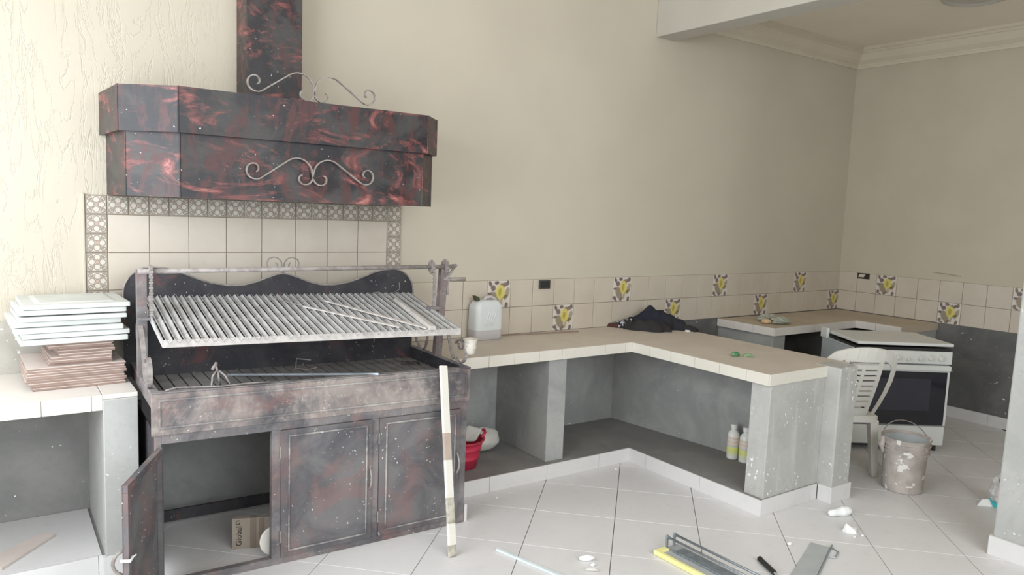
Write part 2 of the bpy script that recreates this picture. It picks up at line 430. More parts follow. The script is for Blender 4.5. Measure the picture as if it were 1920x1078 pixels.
# left wall with its wide opening, front wall with its open side
struct(MB().box(-8.6, -8.4, -.35, 0, 0, 4).box(-8.6, -8.4, -7.2, -3.7, 0, 4).box(-8.6, -8.4, -3.7, -.35, 3.3, 4).box(-8.6, -8.4, -1.45, -.35, 0, .9).build('wall_left', M_wall2))
struct(MB().box(-8.6, -8.3, -7.2, -7.0, 0, 4).box(-4.0, 0, -7.2, -7.0, 0, 4).box(-8.3, -4.0, -7.2, -7.0, 3.1, 4).build('wall_front', M_wall2))
struct(MB().box(-8.6, -2.93, -7.2, .2, 4.0, 4.1).build('ceiling', M_ceil))
struct(MB().box(-2.71, .2, -7.2, .2, 3.52, 4.1).build('ceiling.001', M_ceil))
struct(MB().box(-2.93, -2.71, -7.0, 0, 3.2, 4.1).build('trim_1', M_beam, bev=.006))
# pillar under the beam with its tile skirting
P1 = struct(MB().hexa([(-2.925, -3.0, 0), (-2.70, -3.0, 0), (-2.70, -2.765, 0), (-2.925, -2.765, 0), (-2.85, -3.0, 3.2), (-2.66, -3.0, 3.2), (-2.66, -2.765, 3.2), (-2.85, -2.765, 3.2)]).build('trim_2', M_conl, bev=.008))
MB().box(-2.945, -2.925, -3.02, -2.755, 0, .105).build('skirting_tile', M_skirt, P1, bev=.001)
MB().box(-2.925, -2.69, -2.765, -2.753, 0, .105).build('skirting_tile', M_skirt, P1, bev=.001)
# cornice in the alcove
prof = [(0, 3.335), (.016, 3.335), (.020, 3.352), (.030, 3.362), (.030, 3.372), (.040, 3.378), (.075, 3.405), (.100, 3.445), (.108, 3.462), (.122, 3.468), (.122, 3.485), (.140, 3.492), (.140, 3.52), (0, 3.52)]
def cornice():
    m = MB(); n = len(prof)
    m.add([(-2.71, -p, z) for p, z in prof]+[(XR-p, -p, z) for p, z in prof], [(i, (i+1) % n, n+(i+1) % n, n+i) for i in range(n)]+[tuple(range(n))]); return m
struct(cornice().build('trim_3', M_trim))
m = MB(); n = len(prof)
m.add([(XR-p, -p, z) for p, z in prof]+[(XR-p, -7.0, z) for p, z in prof], [(i, (i+1) % n, n+(i+1) % n, n+i) for i in range(n)]+[tuple(range(n))])
struct(m.build('trim_4', M_trim))
# dark unpainted render below the tile band
MB().box(-2.79, XR, -.004, 0, .0, H).build('render_patch', M_cond, WB)
MB().box(XR-.004, XR, -7.0, 0, .0, H).build('render_patch', M_cond, WR)
MB().box(-6.8, -2.79, -.004, 0, .0, H).build('render_patch', M_con, WB)
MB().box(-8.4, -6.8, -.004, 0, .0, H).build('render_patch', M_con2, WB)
MB().box(-8.4, -6.966, -.012, 0, H, 1.13).build('rough_cement_band', M_rubble, WB)
MB().box(-6.984, -6.968, -.014, 0, 1.13, 1.776).build('plaster_edge', M_wall, WB, bev=.004)
BR = struct(MB().box(XR-.012, XR-.004, -6.9, -1.15, 0, .003).build('baseboard_right', M_fgrout))
for i in range(10):
    MB().box(XR-.014, XR-.004, -1.55-.4*i+.001, -1.15-.4*i-.001, .0, .10).build('skirting_tile', M_skirt, BR)
# ------------------------------------------------------------------ wall tiles
MB().box(-5.15, XR, -.003, 0, H, 1.265).build('grout', M_grout, WB)
MB().box(XR-.003, XR, -3.0, -.0, H, 1.265).build('grout', M_grout, WR)
G = .0018
def tile_at(x0, x1, z0, z1, mat, name='wall_tile'):
    return MB().box(x0+G, x1-G, -.010, -.003, z0+G, z1-G).build(name, mat, WB, bev=.0015, seg=1)
PT = 4.445/22
base = None; fr = None
for i in range(-4, 22):
    for r in range(2):
        x0 = -4.475+PT*i; x1 = x0+PT
        if x0 < -5.16: x0 = -5.162
        z1 = 1.265-.2*r; z0 = z1-.2
        if (i % 6 == 0 and r == 0 and i >= 0) or (i % 6 == 3 and r == 1 and i > 0):
            if fr is None: fr = tile_at(x0, x1, z0, z1, M_fruit, 'fruit_tile')
            else: dup(fr, ((x0+x1)/2, -.0065, z0+G), WB)
        elif abs(x1-x0-PT) > 1e-6: tile_at(x0, x1, z0, z1, M_tile)
        elif base is None: base = tile_at(x0, x1, z0, z1, M_tile)
        else: dup(base, ((x0+x1)/2, -.0065, z0+G), WB)
base = None; fr = None
for i in range(0, 15):
    for r in range(2):
        y1 = -.205*i; y0 = y1-.205; z1 = 1.265-.2*r; z0 = z1-.2
        f = (i % 6 == 2 and r == 0) or (i % 6 == 5 and r == 1)
        if f and fr is None: fr = MB().box(XR-.010, XR-.003, y0+G, y1-G, z0+G, z1-G).build('fruit_tile', M_fruit_r, WR, bev=.0015, seg=1)
        elif f: dup(fr, (XR-.0065, (y0+y1)/2, z0+G), WR)
        elif base is None: base = MB().box(XR-.010, XR-.003, y0+G, y1-G, z0+G, z1-G).build('wall_tile', M_tile, WR, bev=.0015, seg=1)
        else: dup(base, (XR-.0065, (y0+y1)/2, z0+G), WR)
MB().add([(XR-.011, -.95, 1.337), (XR-.011, -1.08, 1.331), (XR-.011, -1.20, 1.322), (XR-.011, -1.20, 1.318), (XR-.011, -1.08, 1.327), (XR-.011, -.95, 1.334),
          (XR, -.95, 1.337), (XR, -1.08, 1.331), (XR, -1.20, 1.322), (XR, -1.20, 1.318), (XR, -1.08, 1.327), (XR, -.95, 1.334)],
         [(0, 1, 4, 5), (1, 2, 3, 4), (0, 6, 7, 1), (1, 7, 8, 2), (2, 8, 9, 3), (3, 9, 10, 4), (4, 10, 11, 5), (5, 11, 6, 0)]).build('tile_edge_crack', M_grout, WR)
# backsplash behind the grill: 8 columns of plain tiles inside a printed border
X0, ZT = -6.9655, 1.770
MB().box(X0, X0+1.8, -.003, 0, H, ZT).build('grout', M_grout, WB)
base = bb = None
for c in range(8):
    for r in range(4):
        x0 = X0+.1+.2*c; z1 = ZT-.1-.2*r; z0 = z1-.2
        if base is None: base = tile_at(x0, x0+.2, z0, z1, M_tile)
        else: dup(base, (x0+.1, -.0065, z0+G), WB)
spots = [(X0+.1*i, ZT-.1) for i in range(18)]+[(X0+q, ZT-.2-.1*j) for j in range(8) for q in (0, 1.7)]
for x0, z0 in spots:
    if bb is None: bb = tile_at(x0, x0+.1, z0, z0+.1, M_border, 'border_tile')
    else: dup(bb, (x0+.05, -.0065, z0+G), WB)

# ================================================================== BUILT-IN COUNTERS
def edge_tiles(m0, parent, name, mat, ax, face, cuts, z0, z1, th=.008):
    """a row of facing tiles; ax 'y' = row runs along x on plane y=face, 'x' = runs along y on plane x=face"""
    for a, b in zip(cuts[:-1], cuts[1:]):
        a, b = min(a, b)+.0012, max(a, b)-.0012
        if ax == 'y': MB().box(a, b, face-th, face, z0, z1).build(name, mat, parent, bev=.001, seg=1)
        else: MB().box(face-th, face, a, b, z0, z1).build(name, mat, parent, bev=.001, seg=1)
# --- L-shaped counter between grill and alcove
KC = thing('kitchen_counter', (-4.0, -.35, 0), 'long L-shaped built-in counter with pale tiled worktop beside the barbecue', 'counter')
MB().prism([(-5.13, -.012), (-5.13, -.632), (-3.628, -.632), (-3.628, -1.784), (-2.79, -1.784), (-2.79, -.012)], 'z', .800, H).build('worktop', M_top, KC, bev=.002)
edge_tiles(0, KC, 'edge_tile', M_edge, 'y', -.632, [-5.05, -4.857, -4.662, -4.465, -4.274, -4.082, -3.889, -3.70, -3.637], .797, H+.001)
edge_tiles(0, KC, 'edge_tile', M_edge, 'x', -3.628, [-.632, -.811, -1.009, -1.217, -1.417, -1.622, -1.784], .797, H+.001)
edge_tiles(0, KC, 'edge_tile', M_edge, 'y', -1.784, [-3.634, -3.47, -3.27, -3.07, -3.045], .797, H+.001)
MB().box(-4.36, -4.21, -.615, -.004, .097, .800).build('divider_wall', M_con, KC, bev=.004)
MB().prism([(-5.13, -.005), (-5.13, -.660), (-3.63, -.660), (-3.63, -1.785), (-3.06, -1.785), (-3.06, -1.69), (-2.87, -1.69), (-2.87, -.006)], 'z', 0, .097).build('cement_plinth', M_plat, KC)
MB().hexa([(-2.99, -1.66, .097), (-2.87, -1.66, .097), (-2.87, -.006, .097), (-3.205, -.006, .097), (-2.99, -1.66, .800), (-2.87, -1.66, .800), (-2.87, -.006, .800), (-3.205, -.006, .800)]).build('back_panel', M_con, KC)
MB().box(-3.605, -3.05, -1.782, -1.645, .097, .800).build('end_wall', M_conp, KC, bev=.004)
MB().hexa([(-3.05, -1.885, 0), (-2.855, -1.885, 0), (-2.855, -1.70, 0), (-3.05, -1.70, 0), (-3.05, -1.885, .868), (-2.855, -1.885, .868), (-2.855, -1.70, .868), (-3.05, -1.70, .868)]).build('corner_post', M_conp, KC, bev=.010, seg=3)
edge_tiles(0, KC, 'skirting_tile', M_skirt, 'y', -.660, [-5.13, -4.841, -4.384, -3.925, -3.638], 0, .099, .010)
edge_tiles(0, KC, 'skirting_tile', M_skirt, 'x', -3.63, [-.660, -.839, -1.325, -1.795], 0, .099, .010)
edge_tiles(0, KC, 'skirting_tile', M_skirt, 'y', -1.785, [-3.638, -3.137, -3.062], 0, .099, .010)
MB().box(-3.065, -2.845, -1.897, -1.885, 0, .102).build('skirting_tile', M_skirt, KC, bev=.001)
MB().box(-2.855, -2.843, -1.885, -1.69, 0, .102).build('skirting_tile', M_skirt, KC, bev=.001)
MB().box(-3.062, -3.05, -1.885, -1.80, 0, .102).build('skirting_tile', M_skirt, KC, bev=.001)
# --- far counter in the alcove corner
FC = thing('corner_counter', (-1.0, -.35, 0), 'smaller L-shaped counter in the far alcove corner behind the cooker', 'counter')
zf = .860
MB().prism([(-1.955, -.012), (-1.955, -.612), (-.71, -.612), (-.71, -1.045), (XR-.011, -1.045), (XR-.011, -.012)], 'z', .795, zf).build('worktop', M_topd, FC, bev=.002)
edge_tiles(0, FC, 'edge_tile', M_topl, 'x', -1.955, [-.012, -.2, -.4, -.612], .793, zf+.001)
edge_tiles(0, FC, 'edge_tile', M_topl, 'y', -.612, [-1.963, -1.76, -1.56, -1.36, -1.16, -.96, -.76, -.718], .793, zf+.001)
edge_tiles(0, FC, 'edge_tile', M_topl, 'x', -.71, [-.612, -.81, -1.045], .793, zf+.001)
MB().box(-1.935, -1.76, -.59, -.004, 0, .795).build('end_wall', M_con, FC, bev=.004)
MB().box(-.60, XR-.004, -1.03, -.93, 0, .795).build('end_wall', M_con, FC, bev=.004)
MB().box(-1.0, -.9, -.59, -.004, 0, .795).build('divider_wall', M_cond, FC, bev=.004)
# --- counter left of the grill
LC = thing('side_counter', (-7.6, -.35, 0), 'tiled counter with a cement end pillar left of the barbecue', 'counter')
MB().box(-8.38, -6.975, -.652, -.012, .800, H).build('worktop', M_topl, LC, bev=.002)
MB().box(-6.972, -6.828, -.66, -.012, H-.02, H+.001).build('worktop_tile', M_topl, LC, bev=.002)
edge_tiles(0, LC, 'edge_tile', M_edge, 'y', -.652, [-8.2, -8.0, -7.8, -7.6, -7.405, -7.210, -7.017, -6.972], .795, H+.001)
MB().box(-6.972, -6.828, -.665, -.004, 0, H-.021).build('end_pillar', M_conl, LC, bev=.004)
MB().box(-8.38, -6.972, -.635, -.005, 0, .095).build('plinth', M_plat, LC)
for a, b in ((-8.3, -7.86), (-7.86, -7.42), (-7.42, -6.985)):
    MB().box(a+.001, b-.001, -.63, -.01, .095, .100).build('plinth_tile', M_floor, LC)
edge_tiles(0, LC, 'skirting_tile', M_skirt, 'y', -.635, [-8.3, -7.9, -7.45, -7.0, -6.98], 0, .099, .010)
MB().box(-6.985, -6.972, -.678, -.646, 0, .102).build('skirting_tile', M_skirt, LC, bev=.001)
MB().box(-6.972, -6.826, -.678, -.666, 0, .102).build('skirting_tile', M_skirt, LC, bev=.001)

# ================================================================== HOOD
HD = thing('range_hood', (-6.04, -.3, 1.773), 'big black and red smeared sheet-metal hood with chimney duct on the wall', 'hood')
def octo(d):   # inset d
    return [(-6.895+d, -.005), (-6.868+d, -.46), (-6.637+d*.4, -.630+d), (-5.312-d*.4, -.612+d), (-5.165-d, -.45), (-5.150-d, -.005)]
def shell(poly, z0, z1, t=.004):
    m = MB(); n = len(poly); c = np.mean(poly, 0)
    inn = [(x+(c[0]-x)*.006, y+(c[1]-y)*.012 if y < -.1 else y) for x, y in poly]
    vs = [(x, y, z0) for x, y in poly]+[(x, y, z1) for x, y in poly]+[(x, y, z0) for x, y in inn]+[(x, y, z1) for x, y in inn]
    fs = []
    for i in range(n-1):
        fs += [(i, i+1, n+i+1, n+i), (2*n+i, 3*n+i, 3*n+i+1, 2*n+i+1), (i, 2*n+i, 2*n+i+1, i+1), (n+i, n+i+1, 3*n+i+1, 3*n+i)]
    fs += [(0, n, 3*n, 2*n), (n-1, 3*n-1, 4*n-1, 2*n-1)]
    return m.add(vs, fs)
shell(octo(.030), 1.773, 2.08).build('lower_skirt', M_hood, HD)
up = shell(octo(0), 2.075, 2.288)
up.add([(x, y, 2.076) for x, y in octo(0)]+[(x, y, 2.076) for x, y in octo(.034)], [(i, i+1, 7+i, 6+i) for i in range(5)])
up.build('upper_band', M_hood, HD)
MB().add([(x, y, 2.284) for x, y in octo(.004)], [(0, 1, 2, 3, 4, 5)]).build('top_plate', M_hood, HD, solid=.003)
for i in (1, 2, 3, 4):   # folded seams
    x, y = octo(0)[i]; MB().tube([(x, y, 2.075), (x, y, 2.289)], .0035, 6).build('seam', M_hood, HD)
    x, y = octo(.03)[i]; MB().tube([(x, y, 1.772), (x, y, 2.075)], .0035, 6).build('seam', M_hood, HD)
MB().box(-6.208, -5.903, -.205, -.004, 2.286, 3.99).build('chimney_duct', M_hood, HD, bev=.003)
# scrolls: two mirrored S curves
def s_scroll(cx, zc, wd=1.0):
    """right half; mirrored for the left. cx joint point"""
    inner = spiral((.050, -.015), .013, .050, 420, 182, 24)      # inner curl near the joint
    top = arc((.083, .0), .081, 176, 58, 9)
    outer = spiral((.300, .012), .052, .014, -125, 230, 26)
    return inner+top+outer
def place_scroll(y, zc, xc, scale_x=1.0, r=.0055, parent=None, lean=0, mat=None):
    for sgn in (-1, 1):
        P = [(xc+sgn*p[0]*scale_x, y, zc+p[1]) for p in s_scroll(0, 0)]
        MB().tube(P, 0, flat=(.016, .006), up=(0, 1, 0)).build('scroll', mat or M_iron, parent)
place_scroll(-.612, 1.915, -5.983, parent=HD)
place_scroll(-.600, 2.345, -5.975, parent=HD)

# ================================================================== BARBECUE GRILL
GW = 1.585; GA = math.radians(1.6)
geu = np.array([math.cos(GA), -math.sin(GA), 0]); gev = np.array([math.sin(GA), math.cos(GA), 0])
GO = np.array([-5.215, -.975, 0])-GW*geu
def gx(u, v, w_):      # grill coordinates: u along the front, v depth, w height
    return GO+u*geu+v*gev+np.array([0, 0, w_*(1+.02/.9*(1-u/GW))])
GR = thing('barbecue_grill', tuple(gx(.79, .35, 0)), 'large dusty iron barbecue cabinet with slanted grate, doors and scalloped back plate', 'grill')
def gb(name, mat, boxes, bev=.002, parent=None, **k):
    m = MB()
    for b in boxes: m.box(*b)
    return m.build(name, mat, parent or GR, xf=gx, bev=bev, **k)
D = .72
# carcass
gb('cabinet_frame', M_body, [(0, .024, .004, .05, 0, .705), (.508, .552, .004, .04, .035, .666), (1.020, 1.060, .004, .04, .035, .666), (1.540, GW, .004, .05, 0, .705),
    (.024, 1.54, .004, .04, .666, .705), (.024, 1.54, .004, .04, 0, .035)])
gb('side_panel', M_dark, [(0, .006, .05, D, .10, .705)]); gb('side_panel', M_dark, [(GW-.006, GW, .05, D, .10, .705)])
for u_ in (0, GW-.03): gb('leg', M_dark, [(u_, u_+.03, D-.03, D, 0, .70)])
gb('rear_rail', M_dark, [(.03, GW-.03, D-.02, D, .03, .09)])
# apron with raised moulding
gb('apron', M_apron, [(-.016, 1.600, 0, .012, .705, .895)], .003)
def mould(name, mat, u0, u1, w0, w1, v, wd=.009, th=.006, parent=None):
    gb(name, mat, [(u0, u1, v-th, v, w1-wd, w1), (u0, u1, v-th, v, w0, w0+wd), (u0, u0+wd, v-th, v, w0+wd, w1-wd), (u1-wd, u1, v-th, v, w0+wd, w1-wd)], .0025, parent)
mould('apron_moulding', M_line, .013, 1.575, .736, .866, 0)
# tray: rim, walls, slotted bed
gb('tray_rim', M_rim, [(-.016, 1.6, .0, .04, .888, .896), (-.016, .02, .04, D, .888, .896), (1.575, 1.6, .04, D, .888, .896)], .001)
gb('side_lip', M_body, [(-.016, -.010, .012, D, .83, .888)], .001); gb('side_lip', M_body, [(1.594, 1.6, .012, D, .83, .888)], .001)
gb('tray_wall', M_dark, [(.02, .024, .04, D, .80, .888), (1.571, 1.575, .04, D, .80, .888), (.02, 1.575, .036, .04, .80, .888), (.02, 1.575, D-.004, D, .80, .94)], .0)
TB = gb('tray_floor', M_void, [(.02, 1.575, .04, D, .795, .801)], 0)
nb = 25; pit = 1.547/nb
for i in range(nb):
    u0 = .025+pit*i
    gb('bed_slat', M_bed, [(u0+.0045, u0+pit-.0045, .042, D-.006, .815, .821)], 0)
# back plate with ogee top
def ogee():
    P = [(-.045, .82), (-.045, 1.20)]
    P += arc((.09, 1.245), .135, 180, 88, 10)
    a = [(.16, 1.374), (.22, 1.358), (.30, 1.325), (.38, 1.298), (.47, 1.283), (.55, 1.285), (.62, 1.303), (.68, 1.326), (.73, 1.344), (.768, 1.350)]
    P += a+[(1.536-x, z) for x, z in a[::-1]][1:]
    P = [(x, z) for x, z in P]
    P += arc((1.448, 1.245), .135, 92, 0, 10)+[(1.583, 1.20), (1.583, .82)]
    return P
MB().prism(ogee(), 'y', D, D+.005).build('back_plate', M_dark, GR, xf=gx)
MB().tube([(x, D-.001, z) for x, z in ogee()[1:-1]], .0045, 6).build('back_plate_edge', M_iron2, GR, xf=gx)
# crown scroll on the back plate
for sg in (-1, 1):
    P = [(.768+sg*.006, 1.345), (.768+sg*.006, 1.372)]+[(.768+sg*x, z) for x, z in arc((.050, 1.395), .044, 190, 60, 8)]+[(.768+sg*x, z) for x, z in spiral((.052, 1.398), .043, .014, 55, -235, 20)]
    MB().tube([(x, D, z) for x, z in P], 0, flat=(.012, .005), up=(0, 1, 0)).build('scroll', M_iron, GR, xf=gx)
# posts (channels), axle, sprockets, chains, crank
def channel(u0, u1, v, w0, w1, lean=0, name='post'):
    m = MB()
    for a, b, c, d in ((0, 1, v-.02, v-.016), (0, .12, v-.016, v+.02), (.88, 1, v-.016, v+.02)):
        x0 = u0+(u1-u0)*a; x1 = u0+(u1-u0)*b
        m.hexa([(x0, c, w0), (x1, c, w0), (x1, d, w0), (x0, d, w0), (x0+lean, c, w1), (x1+lean, c, w1), (x1+lean, d, w1), (x0+lean, d, w1)])
    return m.build(name, M_body, GR, xf=gx, bev=.001)
channel(-.024, .020, .38, .892, 1.395); channel(1.563, 1.607, .38, .892, 1.432, .030)
AX0, AX1 = np.array([-.02, .36, 1.388]), np.array([1.68, .36, 1.428])
MB().tube([AX0, AX1], .012, 10).build('axle', M_iron2, GR, xf=gx, smooth=True)
def sprocket(u, w_, r):
    pr = []
    for k in range(28):
        a = 2*math.pi*k/28; rr = r*(1 if k % 2 else .84); pr.append((.36+rr*math.cos(a), w_+rr*math.sin(a)))
    MB().prism(pr, 'x', u-.007, u+.007).build('sprocket', M_iron, GR, xf=gx)
sprocket(1.525, 1.424, .040); sprocket(1.615, 1.426, .046); sprocket(.036, 1.39, .030)
def chain(u, w0, w1, v, n):
    m = MB()
    for k in range(n):
        z = w0+(w1-w0)*k/n; h = (w1-w0)/n
        a = .009 if k % 2 else .005
        m.box(u-a, u+a, v-.006, v-.002, z+h*.08, z+h*1.0); m.box(u-a, u+a, v+.002, v+.006, z+h*.08, z+h*1.0); m.box(u-.010, u+.010, v-.002, v+.002, z+h*.35, z+h*.65)
    c = m.build('chain', M_iron2, GR, xf=gx); return c
chain(.034, 1.170, 1.395, .330, 18); chain(1.530, 1.19, 1.42, .330, 19)
gb('chain_bracket', M_body, [(-.02, .075, .32, .345, 1.165, 1.178), (1.49, 1.57, .32, .345, 1.175, 1.195)])
MB().tube([(1.60, .36, 1.426), (1.69, .36, 1.434)], .010, 8).tube([(1.685, .36, 1.436), (1.625, .36, 1.352)], .008, 8).tube([(1.605, .36, 1.350), (1.66, .36, 1.350)], .007, 8).build('crank_arm', M_iron2, GR, xf=gx)
MB().tube([(1.650, .36, 1.350), (1.752, .36, 1.352)], .012, 10).build('crank_handle', M_iron, GR, xf=gx)
gb('crank_ratchet', M_iron, [(1.632, 1.640, .355, .375, 1.26, 1.42)])
# slanted grate of V bars
def gw(v): return 1.108+(v-.0)*(.112/.68)      # underside plane
gt = lambda u, v, h: gx(u, v, gw(v)+h)
GT0, GT1 = .030, 1.508
m = MB()
m.hexa([(GT0, -.012, -.012), (GT1, -.035, -.012), (GT1, -.029, -.012), (GT0, -.006, -.012), (GT0, -.012, .020), (GT1, -.035, .020), (GT1, -.029, .020), (GT0, -.006, .020)])
m.build('grate_front_rail', M_flat, GR, xf=gt)
m = MB(); m.box(GT0, GT1+.03, .66, .666, -.012, .012); m.box(GT0, GT1+.03, .33, .336, -.012, .0); m.box(GT0, GT0+.006, -.012, .66, -.012, .018)
m.add([(GT1, -.03, -.012), (GT1+.006, -.03, -.012), (GT1+.036, .66, -.012), (GT1+.03, .66, -.012), (GT1, -.03, .018), (GT1+.006, -.03, .018), (GT1+.036, .66, .018), (GT1+.03, .66, .018)], [(0, 3, 2, 1), (4, 5, 6, 7), (0, 1, 5, 4), (1, 2, 6, 5), (2, 3, 7, 6), (3, 0, 4, 7)])
m.build('grate_frame', M_bars, GR, xf=gt)
NB_ = 39
for i in range(NB_):
    a = (i+.5)/NB_
    uf = GT0+.008+(GT1-GT0-.014)*a; ub = GT0+.008+(GT1+.03-GT0-.014)*a
    h = .0150; t = .0022; m = MB()
    # angle iron laid as a V-shaped trough
    pr = [(-h, .019), (-.002, .001), (h, .019), (h-t, .0195), (-.002, .0042), (-h+t, .0195)]
    n = len(pr); vf = -.012-.022*a-.004+random.uniform(-.003, .003)
    m.add([(uf+x, vf, z+.003) for x, z in pr]+[(ub+x, .672, z+.003) for x, z in pr], [(k, (k+1) % n, n+(k+1) % n, n+k) for k in range(n)]+[(0, 1, 4, 5), (1, 2, 3, 4), (6, 7, 10, 11), (7, 8, 9, 10)])
    m.build('grate_bar', M_bars, GR, xf=gt)
# side scrolls
def path3(u, pts, wd=.020, th=.006, name='side_scroll', mat=None):
    MB().tube([(u, a, b) for a, b in pts], 0, flat=(wd, th), up=(1, 0, 0)).build(name, mat or M_iron2, GR, xf=gx)
for u_ in (-.010, 1.600):
    up_ = [(.500, 1.075), (.505, 1.11)]+arc((.425, 1.105), .070, 10, 150, 8)[0:]
    path3(u_, spiral((.115, .960), .022, .066, 300, 40, 18)[:0]+[(.345, 1.120), (.310, 1.085), (.262, 1.02), (.235, .960), (.200, .905)]+arc((.125, .962), .066, -40, -325, 16))
    path3(u_, arc((.40, 1.095), .055, 155, -40, 10))
path3(1.590, [(.674, .965), (.665, .925)]+arc((.590, .955), .062, -20, -160, 8)+[(.515, .985), (.555, 1.005), (.580, .985)], .016, .005)
path3(1.600, spiral((.128, 1.00), .040, .018, 80, 380, 14), .012, .004)
# doors
def handle(m, u, v, w0, w1, du=.018):
    n = 9; P = [(u, v+.001, w0)]+[(u+du*0, v-.026*math.sin(math.pi*k/n), w0+(w1-w0)*k/n) for k in range(1, n)]+[(u, v+.001, w1)]
    m.tube(P, .0055, 8); return m
def door(u0, u1, hs=1):
    p = gb('door', M_door, [(u0, u1, -.006, .016, .036, .665)], .0025)
    mould('door_moulding', M_line, u0+.034, u1-.028, .062, .640, -.006, .008, .006, p)
    for z in (.14, .56): MB().tube([(u0-.003, -.004, z-.03), (u0-.003, -.004, z+.03)], .004, 6).build('hinge', M_iron, p, xf=gx)
    h = MB(); handle(h, u1-.013, -.006, .300, .420); h.build('handle', M_iron2, p, xf=gx, smooth=True)
door(.551, 1.021); door(1.061, 1.539)
# open door swung out towards the camera; inside face shows
ang = math.atan2(-.425, -.185); ca, sa = math.cos(ang), math.sin(ang)
def dx(a, b, z): return gx(.030+a*ca-b*sa, -.002+a*sa+b*ca, z)      # a along the door, b thickness
m = MB(); W2 = .468
m.box(0, W2, -.024, -.020, .037, .655)
for b in ((0, W2, -.020, 0, .625, .655), (0, W2, -.020, 0, .037, .067), (0, .028, -.020, 0, .067, .625), (W2-.028, W2, -.020, 0, .067, .625)): m.box(*b)
OD = m.build('door', M_door, GR, xf=dx, bev=.0015)
OD['label'] = 'left door of the cabinet, swung wide open'
h = MB(); P = [(W2-.012, -.024, .30)]+[(W2-.012+.012*math.sin(math.pi*k/8), -.024-.035*math.sin(math.pi*k/8)**.6, .30+.10*k/8) for k in range(1, 8)]+[(W2-.012, -.024, .40)]
h.tube(P, .0065, 8).build('handle', M_iron, OD, xf=dx, smooth=True)
MB().tube([(W2-.03, .004, .365), (W2+.004, .006, .365), (W2+.005, -.03, .365)], .006, 6).tube([(W2-.03, .004, .365), (W2-.045, .012, .367)], .003, 6).build('latch_wire', M_plas, OD, xf=dx)
# ================================================================== LOOSE THINGS ON AND ROUND THE GRILL
def flatbar(name, label, cat, a, b, wd, th, mat, xf=None, group=None, tip=None):
    a, b = np.array(a, float), np.array(b, float)
    o = MB().tube([a, b], 0, flat=(wd, th), up=(0, 0, 1)).build(name, mat, xf=xf, bev=.001); return tag(o, label, cat, group)
o = MB().hexa([(.78, .405, .0235), (.787, .42, .0235), (1.176, .024, .0235), (1.160, .002, .0235), (.78, .405, .031), (.787, .42, .031), (1.176, .024, .031), (1.160, .002, .031)]).build('loose_bar', M_flat, xf=gt, bev=.001)
tag(o, 'pale flat bar lying diagonally on the grate, nearest the front edge', 'bar')
o = MB().hexa([(.92, .472, .0325), (.93, .488, .0325), (1.318, -.012, .0235), (1.300, -.034, .0235), (.92, .472, .039), (.93, .488, .039), (1.318, -.012, .031), (1.300, -.034, .031)]).build('loose_bar', M_flat, xf=gt, bev=.001)
tag(o, 'longer flat bar lying diagonally on the grate behind a shorter one', 'bar')
MBr = MB().hexa([(1.345, .49, .024), (1.381, .49, .024), (1.352, -.052, .024), (1.306, -.052, .024), (1.355, .49, .040), (1.371, .49, .040), (1.343, -.052, .046), (1.316, -.052, .046)])
tag(MBr.build('loose_bar', M_flat, xf=gt, bev=.002), 'thick grate bar lying askew on top at the right end of the grate', 'bar')
o = MB().tube([(.66, .60, .03), (.72, .50, .027), (.78, .41, .030)], .0022, 6).tube([(.72, .52, .028), (.80, .53, .027), (.92, .48, .034)], .0018, 6).build('loose_wire', M_iron2, xf=gt)
tag(o, 'thin bent wires trailing from the flat bars on the grate', 'wire')
o = MB().tube([(1.28, .66, .02), (1.30, .60, .045), (1.33, .55, .03), (1.36, .49, .03)], .002, 6).tube([(1.44, .68, .02), (1.455, .64, .05), (1.46, .66, .085)], .0018, 6).build('loose_wire', M_iron2, xf=gt)
tag(o, 'small bent wires sticking up at the back right of the grate', 'wire')
o = MB().tube([(.430, .570, .828), (1.047, -.005, .902)], 0, flat=(.010, .005)).build('metal_strip', M_strip, xf=gx)
tag(o, 'shiny galvanised strip lying across the charcoal tray onto the front rim', 'metal strip')
# little three-legged iron holder on the rim and wire beside it
m = MB()

TR = [((.238, .022, .897), (.245, .03, .945), (.262, .035, .968)), ((.325, .022, .897), (.300, .03, .945), (.275, .035, .968)), ((.285, .060, .897), (.275, .045, .93), (.270, .036, .968))]
for t in TR: m.tube(t, .0045, 7)
m.tube([(.268, .035, .965), (.262, .035, .985), (.262, .035, 1.008)], .006, 7).tube([(.264, .035, 1.006), (.243, .030, .975)], .0075, 7)
tag(m.build('skewer_stand', M_iron2, xf=gx, smooth=True), 'small three-legged iron stand on the front rim of the tray', 'stand')
m = MB().tube([(.045, .018, .900), (.09, .034, .906), (.16, .026, .904), (.28, .012, .901), (.40, .020, .903), (.50, .016, .902)], .0038, 7)
tag(m.build('bent_rod', M_iron2, xf=gx, smooth=True), 'thin bent iron rod lying along the left front rim', 'rod')
m = MB()
pts = [((.72, .45, .815), (.80, .58, .835), (.83, .66, .87), (.90, .62, .865)), ((.76, .40, .813), (.90, .44, .818), (1.02, .47, .815)), ((.80, .60, .83), (.86, .56, .825), (.92, .57, .83)), ((.70, .36, .813), (.78, .44, .82), (.88, .50, .82)), ((.83, .38, .813), (.90, .45, .82), (.98, .42, .815))]
for t in pts: m.tube(t, .0035, 6)
tag(m.build('wire_scrap', M_iron2, xf=gx), 'tangle of bent wire scraps lying in the middle of the charcoal tray', 'wire')
o = MB().hexa([(1.405, .50, .811), (1.527, .47, .811), (1.575-.01, .578, .811), (1.462, .621, .811), (1.405, .50, .821), (1.527, .47, .821), (1.565, .578, .821), (1.462, .621, .821)]).build('tile_offcut', M_bed, xf=gx, bev=.001)
tag(o, 'ash-grey flat offcut lying at the right end of the charcoal tray', 'offcut')
